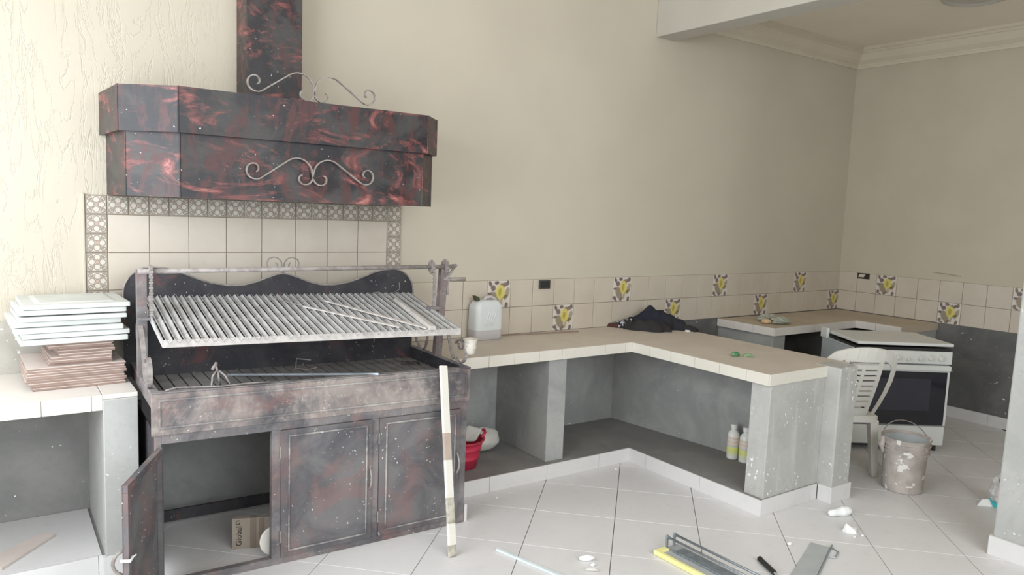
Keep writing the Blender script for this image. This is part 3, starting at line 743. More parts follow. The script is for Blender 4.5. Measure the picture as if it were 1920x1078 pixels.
# hanging cup
c = gx(1.632, .070, .955)
m = MB().lathe([(.022, 0), (.027, .001), (.030, .012), (.034, .032), (.037, .040), (.037, .044), (.034, .046), (.036, .070), (.043, .084), (.043, .088), (.038, .086), (.032, .07), (.03, .064)], n=24)
tag(m.build('small_cup', M_cup, xf=lambda x, y, z: c+np.array([x, y, z]), smooth=True), 'small paint-splashed white cup hanging at the right front corner of the barbecue', 'cup')
# batten leaning on the front
a0, a1 = np.array([-5.483, -1.296, 0.0]), gx(1.412, -.012, .918)
dv = a1-a0; L = np.linalg.norm(dv); dv /= L; sx = np.cross(dv, (0, 0, 1.0)); sx = np.array([.97, .2, 0]); sx -= dv*(sx@dv); sx /= np.linalg.norm(sx); nx = np.cross(sx, dv)
def bt(x, y, z): return a0+sx*x+nx*y+dv*z
BT = thing('wooden_batten', tuple(a0), 'white painted wooden batten leaning against the front of the barbecue', 'batten')
segs = [(.0, .055, M_dirt), (.055, .16, M_white), (.16, .29, M_dirt), (.29, .48, M_white), (.48, .62, M_wood), (.62, L, M_white)]
for z0, z1, mt in segs:
    o = MB().box(-.0215, .0215, 0, .018, z0, z1).build('batten_section', mt, BT, xf=bt)
    if mt is M_wood: o['label'] = 'bare brown stretch of the batten'
    if mt is M_dirt: o['label'] = 'dirty stained stretch of the batten'
def text(body, size, mat, xf, parent, name, ext=.0006):
    cu = bpy.data.curves.new(name, 'FONT'); cu.body = body; cu.size = size; cu.align_x = 'CENTER'; cu.align_y = 'CENTER'; cu.extrude = ext; cu.resolution_u = 3
    t = bpy.data.objects.new('tmp', cu); COL.objects.link(t)
    dg = bpy.context.evaluated_depsgraph_get(); me = bpy.data.meshes.new_from_object(t.evaluated_get(dg))
    bpy.data.objects.remove(t)
    m = MB(); m.v = [tuple(q.co) for q in me.vertices]; m.f = [tuple(p.vertices) for p in me.polygons]
    return m.build(name, mat, parent, xf=xf)
text('W', .022, M_pencil, lambda x, y, z: bt(x, .0-z-.0002, L-.03+y), BT, 'pencil_mark', .0003)
# cardboard box and round lid inside the cabinet
ba, bb_ = np.array([-6.407, -.667, .0]), np.array([-6.237, -.731, .0])
ex = (bb_-ba)/np.linalg.norm(bb_-ba); ey = np.array([-ex[1], ex[0], 0]); bw = .235
def bx_(x, y, z): return ba+ex*x+ey*y+np.array([0, 0, z])
CB = thing('cardboard_box', tuple(ba+ex*.09+ey*.06), 'small brown cardboard box inside the open barbecue cabinet', 'box')
MB().box(0, bw, 0, .030, 0, .160).build('carton', M_card, CB, xf=bx_, bev=.002)
MB().box(.088, .118, -.0012, .031, .0, .1612).build('packing_tape', M_tape, CB, xf=bx_)
MB().box(.130, .158, -.0012, .0, .004, .158).build('lid_edge', M_tape, CB, xf=bx_)
text('Global', .040, M_ink, lambda x, y, z: bx_(.034-y*1, -.0012-z, .068+x), CB, 'lettering')
text('G', .034, M_ink, lambda x, y, z: bx_(.028+x, -.0012-z, .138+y), CB, 'lettering')
c = gx(.548, .10, .0792+.0)
o = MB().lathe([(.0, 0), (.066, 0), (.070, .003), (.070, .008), (.0, .010)], n=32, ax='y').build('round_lid', M_white, xf=lambda x, y, z: c+np.array([x, y+.15*z, z]))
tag(o, 'round cream lid standing behind the frame post inside the cabinet', 'lid')
o = MB().box(-5.208, -5.190, -.965, -.955, 0, .10).build('tile_offcut', M_skirt); tag(o, 'narrow pale tile offcut standing against the right leg of the barbecue', 'offcut')

# ================================================================== STACK OF BOARDS ON THE LEFT COUNTER
ordn = ['lowest', 'second', 'third', 'fourth', 'fifth', 'sixth', 'seventh', 'eighth', 'ninth']
z = H+.002
def board(name, x0, x1, y0, y1, z0, th, mat, rot, label, cat, group, panel=False, trap=0):
    cx_, cy_ = (x0+x1)/2, (y0+y1)/2; F = frame((cx_, cy_, z0), rot); hx, hy = (x1-x0)/2, (y1-y0)/2
    if panel:
        r = thing(name, (cx_, cy_, z0), label, cat, group)
        MB().box(-hx, hx, -hy, hy, 0, th*.8).build('panel_board', mat, r, xf=F, bev=.003)
        MB().hexa([(-hx+.05, -hy+.04, th*.8), (hx-.05, -hy+.04, th*.8), (hx-.05, hy-.04, th*.8), (-hx+.05, hy-.04, th*.8), (-hx+.07, -hy+.055, th), (hx-.07, -hy+.055, th), (hx-.07, hy-.055, th), (-hx+.07, hy-.055, th)]).build('raised_field', mat, r, xf=F)
        MB().lathe([(.009, th*.80), (.009, th*.81)], (-hx+.10, -hy+.022, 0), 12).build('screw_hole', M_pencil, r, xf=F)
    else:
        r = thing(name, (cx_, cy_, z0), label, cat, group)
        MB().box(-hx, hx, -hy, hy, 0, th*.78).build('board_core', mat, r, xf=F)
        MB().box(-hx, hx, -hy, hy, th*.78, th*.97).build('board_face', M_btop, r, xf=F)
nb_ = 9
for k in range(nb_):
    th = .0115; j = random.uniform
    board('floor_tile_slab', -7.262+j(-.004, .004)+(.02 if k < 2 else 0), -6.857+j(-.008, .006), -.455+j(-.006, .006), -.06, z, th, M_brown, math.radians(2.0+j(-.8, .8)),
          f'wide brown-edged tile slab, {ordn[k]} from the bottom of the leftmost counter stack' if k else 'wide brown-edged tile slab lying directly on the left counter', 'tile slab', 'wide brown tile slabs at the bottom of the stack')
    z += th
nm = 8
for k in range(nm):
    th = .0135; j = random.uniform; e = .03 if 3 <= k <= 5 else 0
    board('brown_board', -7.17+e+j(-.006, .006), -6.905+j(-.012, .012), -.42+j(-.012, .012), -.08, z, th, M_brown, math.radians(4+j(-2, 2)),
          f'narrower brown board, {ordn[k]} from the bottom of the middle of the stack', 'board', 'narrower brown boards in the middle of the stack')
    z += th
top0 = z; nw = 7; thw = (1.268-z)/nw
for k in range(nw):
    j = random.uniform; last = k == nw-1
    x1 = [-6.845, -6.835, -6.865, -6.872, -6.850, -6.848, -6.832][k]
    board('white_door_panel', x1-.44+j(-.01, .01), x1, -.46+j(-.01, .01), -.05, z, thw-(.0 if last else .001), M_wpanel, math.radians(3.0+j(-.8, .8)),
          'topmost white door panel with raised field on the stack of boards' if last else f'white door panel, {ordn[k]} from the bottom of the white ones in the stack', 'panel', 'white door panels on top of the stack', panel=last, ) if last else \
        tag(MB().box(-.22, .22, -.205+(.014 if k % 2 else 0)+(.008 if k == 3 else 0), .205, .0, thw-(.006 if k == 4 else .0025)).build('white_door_panel', M_wpanel, xf=frame((x1-.22, -.255, z), math.radians(3+j(-.8, .8))), bev=.004), f'white door panel, {ordn[k]} from the bottom of the white ones in the stack', 'panel', 'white door panels on top of the stack')
    z += thw
# shelf board on the niche floor
o = MB().hexa([(-7.42, -.46, .101), (-7.37, -.585, .101), (-7.155, -.315, .101), (-7.215, -.265, .101), (-7.42, -.46, .113), (-7.37, -.585, .113), (-7.155, -.315, .113), (-7.215, -.265, .113)]).build('tile_strip', M_btop)
tag(o, 'cut strip of pale floor tile lying in the niche under the left counter', 'tile strip')

# ================================================================== THINGS ON THE COUNTERS
# plastic jug
c = np.array([-4.535, -.088, H])
def rrect(hx, hy, r, n=5):
    P = []
    for sx_, sy_, a in ((1, 1, 0), (-1, 1, 90), (-1, -1, 180), (1, -1, 270)):
        P += [((hx-r)*sx_+r*math.cos(math.radians(a+90*i/n)), (hy-r)*sy_+r*math.sin(math.radians(a+90*i/n))) for i in range(n+1)]
    return P
JG = thing('plastic_jug', tuple(c), 'translucent white jerrycan with dark cap standing on the counter by the wall', 'jug')
prof_ = [(0, .105, .060), (.006, .112, .066), (.05, .114, .068), (.20, .113, .068), (.235, .110, .066), (.262, .092, .058), (.275, .070, .045)]
MB().ringloft([[(x, y, z_) for x, y in rrect(hx, hy, min(hx, hy)*.55)] for z_, hx, hy in prof_]).build('body', M_jug, JG, xf=lambda x, y, z: c+np.array([x, y, z]), smooth=True)
MB().lathe([(.024, 0), (.025, .03), (.0, .034)], n=18, cap=False).build('cap', M_cap, JG, xf=lambda x, y, z: c+np.array([-.074+x*1.0-z*.35, y, .270+z*1.1-x*.3]))
MB().tube([(-.02, 0, .268), (.0, 0, .292), (.04, 0, .296), (.078, 0, .278), (.098, 0, .245)], .011, 8).build('grip', M_jug, JG, xf=lambda x, y, z: c+np.array([x, y, z]), smooth=True)
m = MB()
for i, (dx_, l) in enumerate(((-.025, 1), (-.008, 1), (.012, .95), (.032, .9))):
    m.tube([(dx_-.018, -.068, .10), (dx_, -.0695, .16), (dx_+.018, -.068, .16+.055*l)], .0035, 6)
m.build('moulded_ribs', M_jugl, JG, xf=lambda x, y, z: c+np.array([x, y, z]), smooth=True)
o = MB().tube([(-4.40, -.045, H+.006), (-3.705, -.13, H+.006)], .0045, 6).build('brown_rod', M_brown); tag(o, 'thin brown rod lying along the counter right of the jug', 'rod')
# electrical boxes
SK = thing('wall_socket', (-3.97, -.01, 1.20), 'grey double wall socket set in the tiles above the counter', 'socket')
MB().box(-4.020, -3.915, -.022, -.0105, 1.192, 1.258).build('cover_plate', M_sock, SK, bev=.004)
for dx_ in (-.022, .022):
    q = MB().box(-3.968+dx_-.018, -3.968+dx_+.018, -.027, -.022, 1.202, 1.248).build('socket_module', M_blk, SK, bev=.003)
    for e in (-.007, .007): MB().box(-3.968+dx_+e-.002, -3.968+dx_+e+.002, -.0285, -.027, 1.220, 1.234).build('slot', M_sock, q)
SK = thing('empty_wall_box', (XR-.01, -.27, 1.205), 'open dark wall box without cover in the tiles of the right wall', 'socket')
MB().box(XR-.013, XR-.0105, -.335, -.205, 1.205, 1.262).build('recess', M_blk, SK)
MB().hexa([(XR-.018, -.275, 1.222), (XR-.018, -.215, 1.222), (XR-.0135, -.215, 1.222), (XR-.0135, -.275, 1.222), (XR-.018, -.293, 1.252), (XR-.018, -.230, 1.252), (XR-.0135, -.230, 1.252), (XR-.0135, -.293, 1.252)]).build('wire_cap', M_trim, SK)
# green glass scrap
m = MB().ringloft([[(-3.345+r*math.cos(a)*1.3, -1.31+r*math.sin(a), H+.001+z_) for a in [2*math.pi*k/9+z_*20 for k in range(9)]] for r, z_ in ((.020, 0), (.028, .010), (.022, .024), (.010, .030))])
m.tube([(-3.31, -1.35, H+.008), (-3.28, -1.375, H+.014), (-3.262, -1.39, H+.006)], [.012, .013, .006], 8)
tag(m.build('green_scrap', M_green, smooth=False), 'small crumpled green scrap lying on the peninsula worktop', 'scrap')
# bread and thin bag
def blob(c, rx, ry, rz, seed=0, amp=.15, n=14, k=9, power=1):
    rnd = random.Random(seed); ph = [rnd.uniform(0, 6.28) for _ in range(8)]; rings = []
    for j in range(k+1):
        t = math.pi*j/k; ring = []
        for i in range(n):
            a = 2*math.pi*i/n
            d = 1+amp*(math.sin(3*a+ph[0]+2*t)*.5+math.sin(5*a+ph[1]-3*t)*.3+math.sin(7*t+ph[2]+2*a)*.4)
            ring.append((c[0]+rx*d*math.sin(t+.001)*math.cos(a), c[1]+ry*d*math.sin(t+.001)*math.sin(a), max(c[2]+rz*.98*(1-math.cos(t))*(1+amp*.4*math.sin(4*a+ph[3])), c[2])))
        rings.append(ring)
    return MB().ringloft(rings)
o = blob((-1.78, -.40, zf), .055, .04, .022, 3, .08).build('bread_roll', M_bread, smooth=True); tag(o, 'half bread roll lying on the far corner counter', 'bread')
m = blob((-1.60, -.30, zf), .12, .07, .030, 5, .25, 18, 10); m2 = blob((-1.66, -.47, zf), .10, .06, .030, 9, .3, 18, 10); b0 = len(m.v); m.v += m2.v; m.f += [tuple(b0+i for i in q) for q in m2.f]
tag(m.build('plastic_bag', M_pbag, smooth=False), 'crumpled thin greenish plastic bag beside the bread on the far counter', 'bag')
# heap of clothes
def heap(name, pts, wid, hs, mat, label, cat, seed, nx=26, ny=14, fold=.012, parent=None):
    """cloth mound following a polyline; wid/hs per point"""
    rnd = random.Random(seed); ph = [rnd.uniform(0, 6.28) for _ in range(6)]
    P = np.array(pts, float); t = np.linspace(0, len(P)-1, nx); vs = []; fs = []
    for i, q in enumerate(t):
        px, py = np.interp(q, range(len(P)), P[:, 0]), np.interp(q, range(len(P)), P[:, 1])
        d = np.array([np.interp(min(q+.1, len(P)-1), range(len(P)), P[:, k])-np.interp(max(q-.1, 0), range(len(P)), P[:, k]) for k in (0, 1)]); d /= np.linalg.norm(d)
        nrm = np.array([-d[1], d[0]]); w_, h_ = np.interp(q, range(len(P)), wid), np.interp(q, range(len(P)), hs)
        for j in range(ny+1):
            s_ = -1+2*j/ny; ww = w_*(1+.12*math.sin(5*q+ph[0]+s_)); p2 = np.array([px, py])+nrm*s_*ww
            hh = h_*(1-abs(s_)**2.2)
            hh += fold*(1-abs(s_))*(math.sin(9*q+6*s_+ph[1])+math.sin(14*s_+4*q+ph[2])*.7)
            vs.append((p2[0], min(p2[1], -.013), H+.002+max(hh, 0)))
    n1 = ny+1
    for i in range(nx-1):
        for j in range(ny): fs.append((i*n1+j, i*n1+j+1, (i+1)*n1+j+1, (i+1)*n1+j))
    o = MB().add(vs, fs)
    # closed underside
    b = len(o.v); o.v += [(x, y, H+.001) for x, y, z in vs]; o.f += [tuple(b+k for k in q[::-1]) for q in fs]
    per = [i*n1 for i in range(nx)]+[(nx-1)*n1+j for j in range(1, n1)]+[i*n1+ny for i in range(nx-2, -1, -1)]+[j for j in range(ny-1, 0, -1)]
    o.f += [(per[k], per[(k+1) % len(per)], b+per[(k+1) % len(per)], b+per[k]) for k in range(len(per))]
    return o.build(name, mat, parent, smooth=True)
CL = thing('clothes_heap', (-3.0, -.25, H), 'heap of dark navy and black clothes on the counter against the wall', 'clothes')
heap('navy_jacket', [(-3.18, -.10), (-3.06, -.15), (-2.96, -.21), (-2.86, -.29), (-2.80, -.38)], [.06, .10, .12, .10, .07], [.055, .115, .145, .10, .05], M_cloth, '', '', 1, parent=CL)
heap('charcoal_fold', [(-3.24, -.13), (-3.17, -.22), (-3.06, -.32), (-2.97, -.37)], [.035, .08, .10, .06], [.04, .07, .075, .04], M_cloth2, '', '', 2, parent=CL)
heap('chequered_sleeve', [(-3.26, -.02), (-3.23, -.09), (-3.18, -.16)], [.03, .045, .05], [.03, .055, .085], M_cloth3, '', '', 3, nx=14, ny=8, fold=.005, parent=CL)
heap('brown_cuff', [(-3.29, .0), (-3.26, -.06), (-3.24, -.09)], [.02, .03, .03], [.025, .035, .035], M_brn, '', '', 4, nx=10, ny=8, fold=.002, parent=CL)
heap('dark_sleeve', [(-2.83, -.37), (-2.805, -.43), (-2.795, -.50)], [.05, .035, .025], [.05, .042, .028], M_cloth2, '', '', 5, nx=12, ny=8, fold=.004, parent=CL)
m = MB().ringloft([[(-2.99+r*math.cos(a)*1.1, -.165+r*math.sin(a)*.7, z_) for a in [2*math.pi*k/8+.3 for k in range(8)]] for r, z_ in ((.11, .93), (.075, .985), (.035, 1.025), (.010, 1.045))])
m.build('folded_peak', M_cloth, CL, smooth=True)
MB().box(-2.872, -2.845, -.475, -.445, H+.001, H+.012).build('white_tag', M_plas, CL)
# bottles in the niche
def bottle(cx_, cy_, label):
    F = lambda x, y, z: np.array([cx_+x, cy_+y, .097+z]); B = thing('white_bottle', (cx_, cy_, .097), label, 'bottle', 'white product bottles in the niche')
    MB().lathe([(.034, 0), (.041, .003), (.042, .012), (.042, .168), (.039, .182), (.026, .200), (.018, .208), (.018, .216)], n=24).build('body', M_bottle, B, xf=F, smooth=True)
    MB().lathe([(.0425, .030), (.0430, .031), (.0430, .160), (.0425, .161)], n=24, cap=False).build('label', M_lab, B, xf=F, smooth=True, o=(cx_, cy_, .097))
    MB().lathe([(.0225, .214), (.0235, .216), (.0235, .240), (.021, .245), (0, .245)], n=20).build('screw_cap', M_bottle, B, xf=F)
bottle(-3.140, -1.185, 'white labelled bottle on the niche floor, the one further left')
bottle(-3.128, -1.280, 'white labelled bottle half hidden behind the niche post')
# basket and sack in the niche next to the grill
c = np.array([-4.895, -.40, .098])
BK = thing('plastic_basket', tuple(c), 'pink-red plastic tub in the niche beside the barbecue', 'tub')
F = lambda x, y, z: c+np.array([x, y, z])
MB().lathe([(.095, 0), (.105, .002), (.118, .065), (.121, .067), (.119, .070), (.132, .13), (.135, .132), (.133, .135), (.145, .180), (.156, .182), (.157, .188), (.143, .188), (.128, .13), (.10, .006), (0, .006)], n=32, cap=False).build('tub', M_red, BK, xf=F, smooth=True)
MB().tube([(.125, -.05, .186), (.165, -.03, .208), (.178, .0, .218), (.165, .03, .208), (.125, .05, .186)], .010, 8).build('lip_handle', M_red, BK, xf=F, smooth=True)
o = blob((-4.62, -.20, .098), .155, .10, .082, 11, .10, 20, 12).build('white_sack', M_bag, smooth=True); tag(o, 'lumpy white sack lying behind the pink-red tub in the niche', 'sack')
o = MB().hexa([(-4.86, -.36, .24), (-4.80, -.42, .25), (-4.77, -.40, .25), (-4.83, -.34, .24), (-4.83, -.35, .345), (-4.74, -.41, .325), (-4.72, -.39, .32), (-4.80, -.33, .345)]).build('rubble_piece', M_bag, bev=.012, seg=2)
tag(o, 'pale lump of rubble sticking out of the pink-red tub', 'rubble')

# ================================================================== COOKER
c0, c1 = np.array([-1.900, -1.300, 0]), np.array([-1.258, -1.733, 0])
sa_ = math.atan2(c1[1]-c0[1], c1[0]-c0[0]); SW = float(np.linalg.norm(c1-c0)); SF = frame(tuple(c0), sa_)
ST = thing('gas_cooker', tuple(SF(SW/2, .3, 0)), 'white free-standing gas cooker with dark glass oven door in the alcove', 'cooker')
def sb(name, mat, b, bev=.003, parent=None): return MB().box(*b).build(name, mat, parent or ST, xf=SF, bev=bev)
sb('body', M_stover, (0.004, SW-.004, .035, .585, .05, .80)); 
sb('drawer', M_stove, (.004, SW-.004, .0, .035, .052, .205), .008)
OVD = sb('oven_door', M_stove, (.004, SW-.004, -.004, .034, .212, .692), .006)
sb('oven_window', M_glass, (.020, SW-.026, -.0065, -.004, .216, .640), .001, OVD)
sb('inner_pane', Mat('oven_inner_pane', .12, 0, .6).color((.03, .032, .05)).m, (.14, SW-.15, -.0072, -.0065, .33, .585), 0, OVD)
sb('door_band', M_stove, (.006, SW-.006, -.020, -.0065, .650, .690), .006, OVD)
CP = sb('control_panel', M_stove, (.0, SW, -.006, .045, .702, .803), .006)
for i, (u_, r_, z_) in enumerate(((.085, .019, .752), (.165, .019, .752), (.255, .019, .752), (.345, .020, .752), (.425, .013, .741), (.520, .020, .752), (.600, .020, .753), (.680, .020, .753))):
    r_ *= 1.15
    MB().lathe([(r_*1.15, 0), (r_*1.15, -.004), (r_, -.005), (r_*.9, -.022), (r_*.5, -.024), (0, -.024)], (u_, -.006, z_), 20, 'y', False).box(u_-.003, u_+.003, -.034, -.028, z_-r_*.8, z_+r_*.8).build('knob', M_knob, CP, xf=SF)
sb('hob_recess', M_blk, (.012, SW-.012, .0, .58, .800, .826), .004)
sb('hob_edge', M_stover, (.0, SW, .02, .59, .797, .812), .004)
for u_ in (.12, .38, .62):
    for v_ in (.16, .42):
        MB().lathe([(.045, .826), (.05, .832), (.03, .840), (0, .840)], (u_, v_, 0), 16, cap=False).build('burner', M_blk, ST, xf=SF)
def slid(x, y, z): return SF(x, y, z+.006*(.6-y))
MB().box(.025, SW+.004, -.006, .565, .842, .866).build('lid', M_stove, ST, xf=SF, bev=.006)
MB().box(-.006, .018, .48, .60, .80, .888).build('lid_hinge', M_stove, ST, xf=SF, bev=.004)
for u_, v_ in ((.04, .05), (SW-.05, .05), (.04, .53), (SW-.05, .53)): MB().lathe([(.018, 0), (.018, .05)], (u_, v_, 0), 12).build('foot', M_blk, ST, xf=SF)

# ================================================================== PLASTIC CHAIR (seen from behind)
ca_ = math.radians(58)      # facing direction
fd = np.array([math.cos(ca_), math.sin(ca_), 0]); rd = np.array([math.sin(ca_), -math.cos(ca_), 0])
CO = np.array([-2.413, -1.804, 0])-rd*.205+fd*.225+np.array([.105, .050, 0])      # centre under the seat
def cf(x, y, z): return CO+rd*x+fd*y+np.array([0, 0, z])
CH = thing('plastic_chair', tuple(CO), 'white slatted plastic garden chair standing in front of the cooker', 'chair')
def bk_(u, z):      # back surface
    t = (z-.42)/.46; return cf(u*(1+.02*t), -.19-.20*t-.02*math.sin(t*3)+.9*u*u, .42+(z-.42)*1.16)
m = MB(); us = [-.135, -.105, -.012, .012, .105, .135]; 
rows = []; zz = .415; rows.append(zz)
zr = [.475, .492]
for k in range(7): zr += [.522+.034*k, .535+.034*k]
zr += [.765, .785]
zs = [.415]+zr+[.800]
def q4(u0, u1, z0, z1, n=1):
    b = len(m.v); m.v += [tuple(bk_(*p)) for p in ((u0, z0), (u1, z0), (u1, z1), (u0, z1))]; m.f.append((b, b+1, b+2, b+3))
for j in range(len(zs)-1):
    slot = j % 2 == 1; wide = slot and j in (1, len(zs)-3)
    for i in range(5):
        if slot and (i in (1, 3) or (wide and i == 2)): continue
        q4(us[i], us[i+1], zs[j], zs[j+1])
# outer loop frame
def loop(pts): return [(x, z) for x, z in pts]
outer = [(.195, .415), (.222, .50), (.243, .58), (.255, .66), (.255, .74), (.238, .800), (.200, .838), (.13, .862), (.06, .872), (0, .875)]
inner = [(.172, .415), (.197, .50), (.216, .58), (.226, .66), (.222, .725), (.198, .760), (.170, .778), (.135, .795), (.06, .800), (0, .800)]
for sg in (-1, 1):
    for k in range(len(outer)-1):
        b = len(m.v); m.v += [tuple(bk_(sg*p[0], p[1])) for p in (inner[k], outer[k], outer[k+1], inner[k+1])]; m.f.append((b, b+1, b+2, b+3))
o = m.build('backrest', M_chair, CH, solid=.012)
m = MB()
seat = rrect(.215, .215, .05, 4)
m.ringloft([[cf(x, y, .385) for x, y in rrect(.222, .222, .05, 4)], [cf(x, y, .425) for x, y in rrect(.222, .222, .05, 4)], [cf(x, y, .432) for x, y in rrect(.210, .210, .05, 4)], [cf(x*.9, y*.9, .424) for x, y in rrect(.205, .205, .05, 4)]])
m.build('seat', M_chair, CH)
for sx_ in (-1, 1):
    for sy_ in (-1, 1):
        a, b = .185*sx_, .185*sy_; f_ = .022
        top = [(a-.032, b-.032), (a+.032, b-.032), (a+.032, b+.032), (a-.032, b+.032)]; a2, b2 = .205*sx_, .225*sy_
        bot = [(a2-.019, b2-.019), (a2+.019, b2-.019), (a2+.019, b2+.019), (a2-.019, b2+.019)]
        MB().hexa([cf(x, y, 0) for x, y in bot]+[cf(x, y, .40) for x, y in top]).build('leg', M_chair, CH, bev=.006)

# ================================================================== BUCKET
c = np.array([-2.365, -1.985, 0])
BU = thing('cement_bucket', tuple(c), 'cement-caked plastic paint bucket with wire handle in front of the chair', 'bucket')
F = lambda x, y, z: c+np.array([x, y, z])
MB().lathe([(.0, 0), (.118, 0), (.124, .004), (.134, .22), (.138, .262), (.146, .263), (.147, .272), (.140, .274), (.141, .290), (.149, .291), (.150, .300), (.143, .302), (.144, .318), (.152, .319), (.153, .328), (.146, .330), (.147, .352), (.154, .354), (.155, .362), (.148, .362), (.142, .352), (.118, .02), (.0, .02)], n=40, cap=False).build('pail', M_bucket, BU, xf=F, smooth=False)
MB().lathe([(.1395, .345), (.124, .15), (.122, .146), (0, .146)], n=40, cap=False).build('inner_lining', M_bin, BU, xf=F, smooth=True)
hd_ = np.array([_R[0], _R[1], 0]); hd_ /= np.linalg.norm(hd_); bk2 = np.array([_f[0], _f[1], 0]); bk2 /= np.linalg.norm(bk2)
P = []
for k in range(15):
    t = math.pi*k/14; P.append(-hd_*.155*math.cos(t)+bk2*.085*math.sin(t)+np.array([0, 0, .325+.125*math.sin(t)]))
MB().tube(P, .0035, 6).build('wire_handle', M_iron, BU, xf=F, smooth=True)
MB().tube([-hd_*.158+np.array([0, 0, .36]), -hd_*.165+np.array([0, 0, .30]), -hd_*.150+np.array([0, 0, .25])], [.016, .020, .006], 8).build('handle_lug', M_bucket, BU, xf=F)

# ================================================================== FLOOR LITTER AND TOOLS
la, lb = np.array([-3.258, -2.012, .022]), np.array([-3.118, -2.052, .026])
m = MB().tube([la+(lb-la)*t for t in (-.05, 0, .15, .35, .5, .65, .85, 1.0, 1.05)], [.006, .017, .022, .021, .023, .029, .028, .022, .010], 10)
tag(m.build('plaster_lump', M_plas, smooth=False), 'white sausage-shaped lump of plaster on the floor near the peninsula', 'plaster')
m = MB().add([(-3.375, -2.165, 0), (-3.29, -2.20, 0), (-3.345, -2.235, 0), (-3.385, -2.20, 0), (-3.375, -2.185, .050), (-3.335, -2.195, .022), (-3.305, -2.21, .018), (-3.350, -2.225, .020)],
               [(0, 1, 2, 3), (0, 4, 5, 1), (1, 5, 6), (1, 6, 2), (6, 7, 2), (5, 7, 6), (4, 7, 5), (3, 2, 7), (0, 3, 4), (3, 7, 4)])
tag(m.build('plaster_chip', M_plas), 'wedge-shaped white plaster chip standing next to the longer lump', 'plaster')
def crumb(px, py, r, label, seed):
    o = blob((px, py, .0005), r, r*.7, r*.45, seed, .25, 9, 6).build('plaster_crumb', M_plas); tag(o, label, 'crumb', 'plaster crumbs on the floor')
def fl(px, py):      # a picture point brought down to the floor plane
    d = _f+_R*(px-960)/FPX-_U*(py-539)/FPX; t = -CAM[2]/d[2]; return CAM[0]+t*d[0], CAM[1]+t*d[1]
for px, py, r, lb in ((1602, 1008, .009, 'tiny white crumb just in front of the wedge-shaped chip'), (1617, 1006, .011, 'tiny white crumb right of the wedge-shaped chip'), (1480, 1021.5, .016, 'white crumb on the joint left of the steel plate'),
                      (1111.5, 1061, .014, 'small white crumb beside the elongated chip at the bottom'), (1155, 881, .010, 'white speck at the inside bend of the counter skirting'), (931, 934, .007, 'white speck on the floor right of the barbecue, further left one'), (930+25, 945-20, .006, 'white speck on the floor right of the barbecue, further right one')):
    x, y = fl(px, py); crumb(x, y, r, lb, int(px))
x, y = fl(1099, 1051.5); o = blob((0, 0, 0), .042, .014, .014, 6, .12, 12, 7).build('plaster_chip', M_plas, xf=lambda a, b, c_: np.array([x+a*.9+b*.4, y-a*.42+b*.9, c_+.0005])); tag(o, 'elongated white plaster chip on the floor near the white trim strip', 'plaster')
x2, y2 = fl(1110, 1071); o = blob((0, 0, 0), .034, .008, .008, 8, .12, 12, 7).build('plaster_chip', M_bag, xf=lambda a, b, c_: np.array([x2+a*.8+b*.4, y2-a*.6+b*.9, c_+.0005])); tag(o, 'thin pale sliver on the floor at the bottom edge, below the elongated chip', 'plaster')
# trim strip
o = MB().hexa([(-5.256, -1.362, .001), (-5.238, -1.352, .001), (-5.085, -1.905, .001), (-5.108, -1.915, .001), (-5.256, -1.362, .012), (-5.238, -1.352, .012), (-5.085, -1.905, .012), (-5.108, -1.915, .012)]).build('trim_strip', M_pvc, bev=.002)
tag(o, 'narrow white plastic trim strip lying on the floor', 'strip')
# tile cutter
TC = thing('tile_cutter', (-4.48, -2.2, 0), 'manual tile cutter with yellow edge and two steel rails on the floor', 'tool')
TF = frame((-4.560, -1.815, 0), math.radians(-89.0+0))      # local x runs towards the camera
def tb(name, mat, b, bev=.002, parent=None): return MB().box(*b).build(name, mat, parent or TC, xf=TF, bev=bev)
tb('base_plate', M_steelp, (0, .82, .022, .185, .001, .014))
tb('edge_strip', M_yellow, (.0, .82, 0, .024, .001, .026), .004)
tb('end_cap', M_yellow, (.0, .035, .024, .085, .002, .024), .004)
tb('score_bar', M_steel, (.035, .82, .086, .098, .014, .024))
tb('rubber_pad', M_steel, (.06, .82, .110, .170, .014, .018)); tb('rubber_pad', M_steelp, (.06, .82, .030, .080, .014, .017))
for v_ in (.092, .150):
    MB().tube([(.012, v_, .078), (.82, v_, .078)], .0065, 10).build('rail', M_steel, TC, xf=TF, smooth=True)
    tb('rail_bracket', M_steel, (.004, .014, v_-.009, v_+.009, .012, .088), .004)
    MB().lathe([(.010, 0), (.010, .012), (0, .012)], (.009, v_, .078), 10, 'x').build('rail_nut', M_steel, TC, xf=TF)
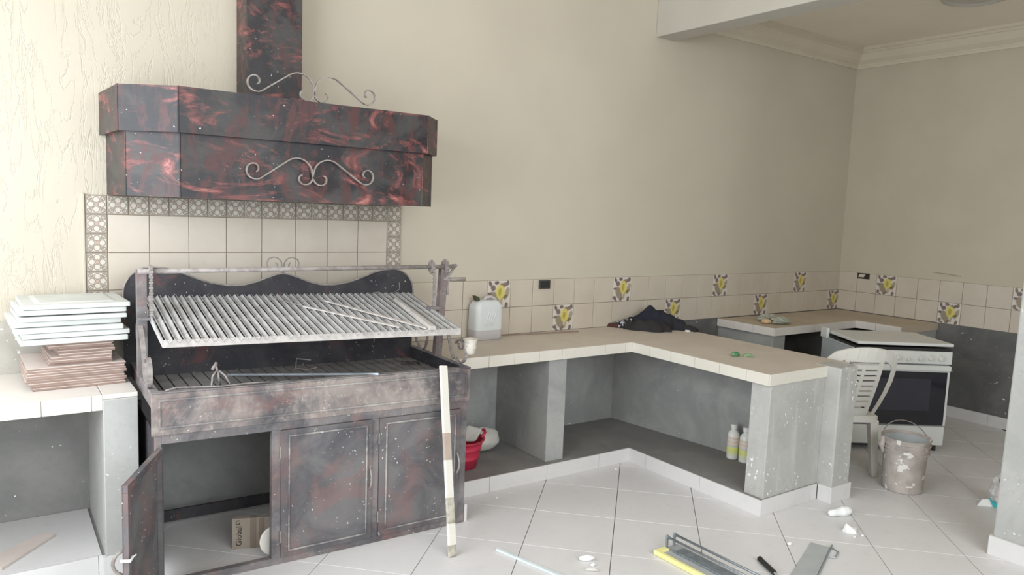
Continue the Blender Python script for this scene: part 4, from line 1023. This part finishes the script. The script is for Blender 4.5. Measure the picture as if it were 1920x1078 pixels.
# scoring tool with black grip
p0, p1 = np.array(fl(1424, 1053)+(.016,)), np.array(fl(1452, 1080)+(.016,)); p2 = p1+(p1-p0)*.9
HT = thing('hand_tool', tuple((p0+p1)/2), 'hand tool with black ribbed grip lying beside the tile cutter', 'tool')
prf = []
for k in range(13): prf.append(.012+.0018*(k % 2)+(.003 if k == 0 else 0))
MB().tube([p0+(p1-p0)*k/12 for k in range(13)], prf, 12).build('grip', M_blk, HT)
MB().tube([p1, p2], .006, 8).build('shaft', M_steelp, HT)
# steel plate with wire hook
q = [(-3.690, -2.170), (-3.655, -2.262), (-4.25, -2.515), (-4.34, -2.425)]
o = MB().prism(q, 'z', .001, .005).build('steel_plate', M_steelp, bev=.0005); tag(o, 'long flat grey steel straightedge lying at the bottom right', 'straightedge')
a_, b_ = np.array([-3.650, -2.266, .006]), np.array([-4.24, -2.518, .006])
o = MB().tube([a_+(a_-b_)*.05, b_], .004, 6).tube([a_, (a_+np.array([-.02, -.055, 0])), (a_+np.array([-.10, -.085, 0])), a_+np.array([-.13, -.055, 0])], .003, 6).build('bent_wire', M_steel); tag(o, 'dark rod with a bent wire loop along the steel straightedge', 'wire')
# litter behind the pillar
m = blob((-2.085, -2.46, 0), .085, .05, .09, 21, .35, 14, 8); LT = thing('crumpled_wrapper', (-2.085, -2.46, 0), 'crumpled packaging with teal print on the floor beside the pillar', 'litter')
m.build('wrapper', M_litter, LT)
MB().add([(-2.17, -2.47, .001), (-2.11, -2.52, .001), (-2.08, -2.48, .05), (-2.14, -2.43, .045)], [(0, 1, 2, 3)]).build('teal_print', M_teal, LT, solid=.002)
MB().add([(-2.23, -2.40, .001), (-2.13, -2.50, .001), (-2.10, -2.45, .035), (-2.17, -2.40, .03)], [(0, 1, 2, 3)]).build('white_flap', M_plas, LT, solid=.002)
# ceiling rose
MD = MB().lathe([(.236, 0), (.236, -.008), (.225, -.020), (.205, -.026), (.190, -.022), (.180, -.012), (.165, -.010), (.12, -.012), (0, -.012)], (-1.18, -1.61, 3.52), 48, cap=False).build('ceiling_rose', M_beam, smooth=True)
tag(MD, 'round white plaster rose on the alcove ceiling', 'ceiling rose')
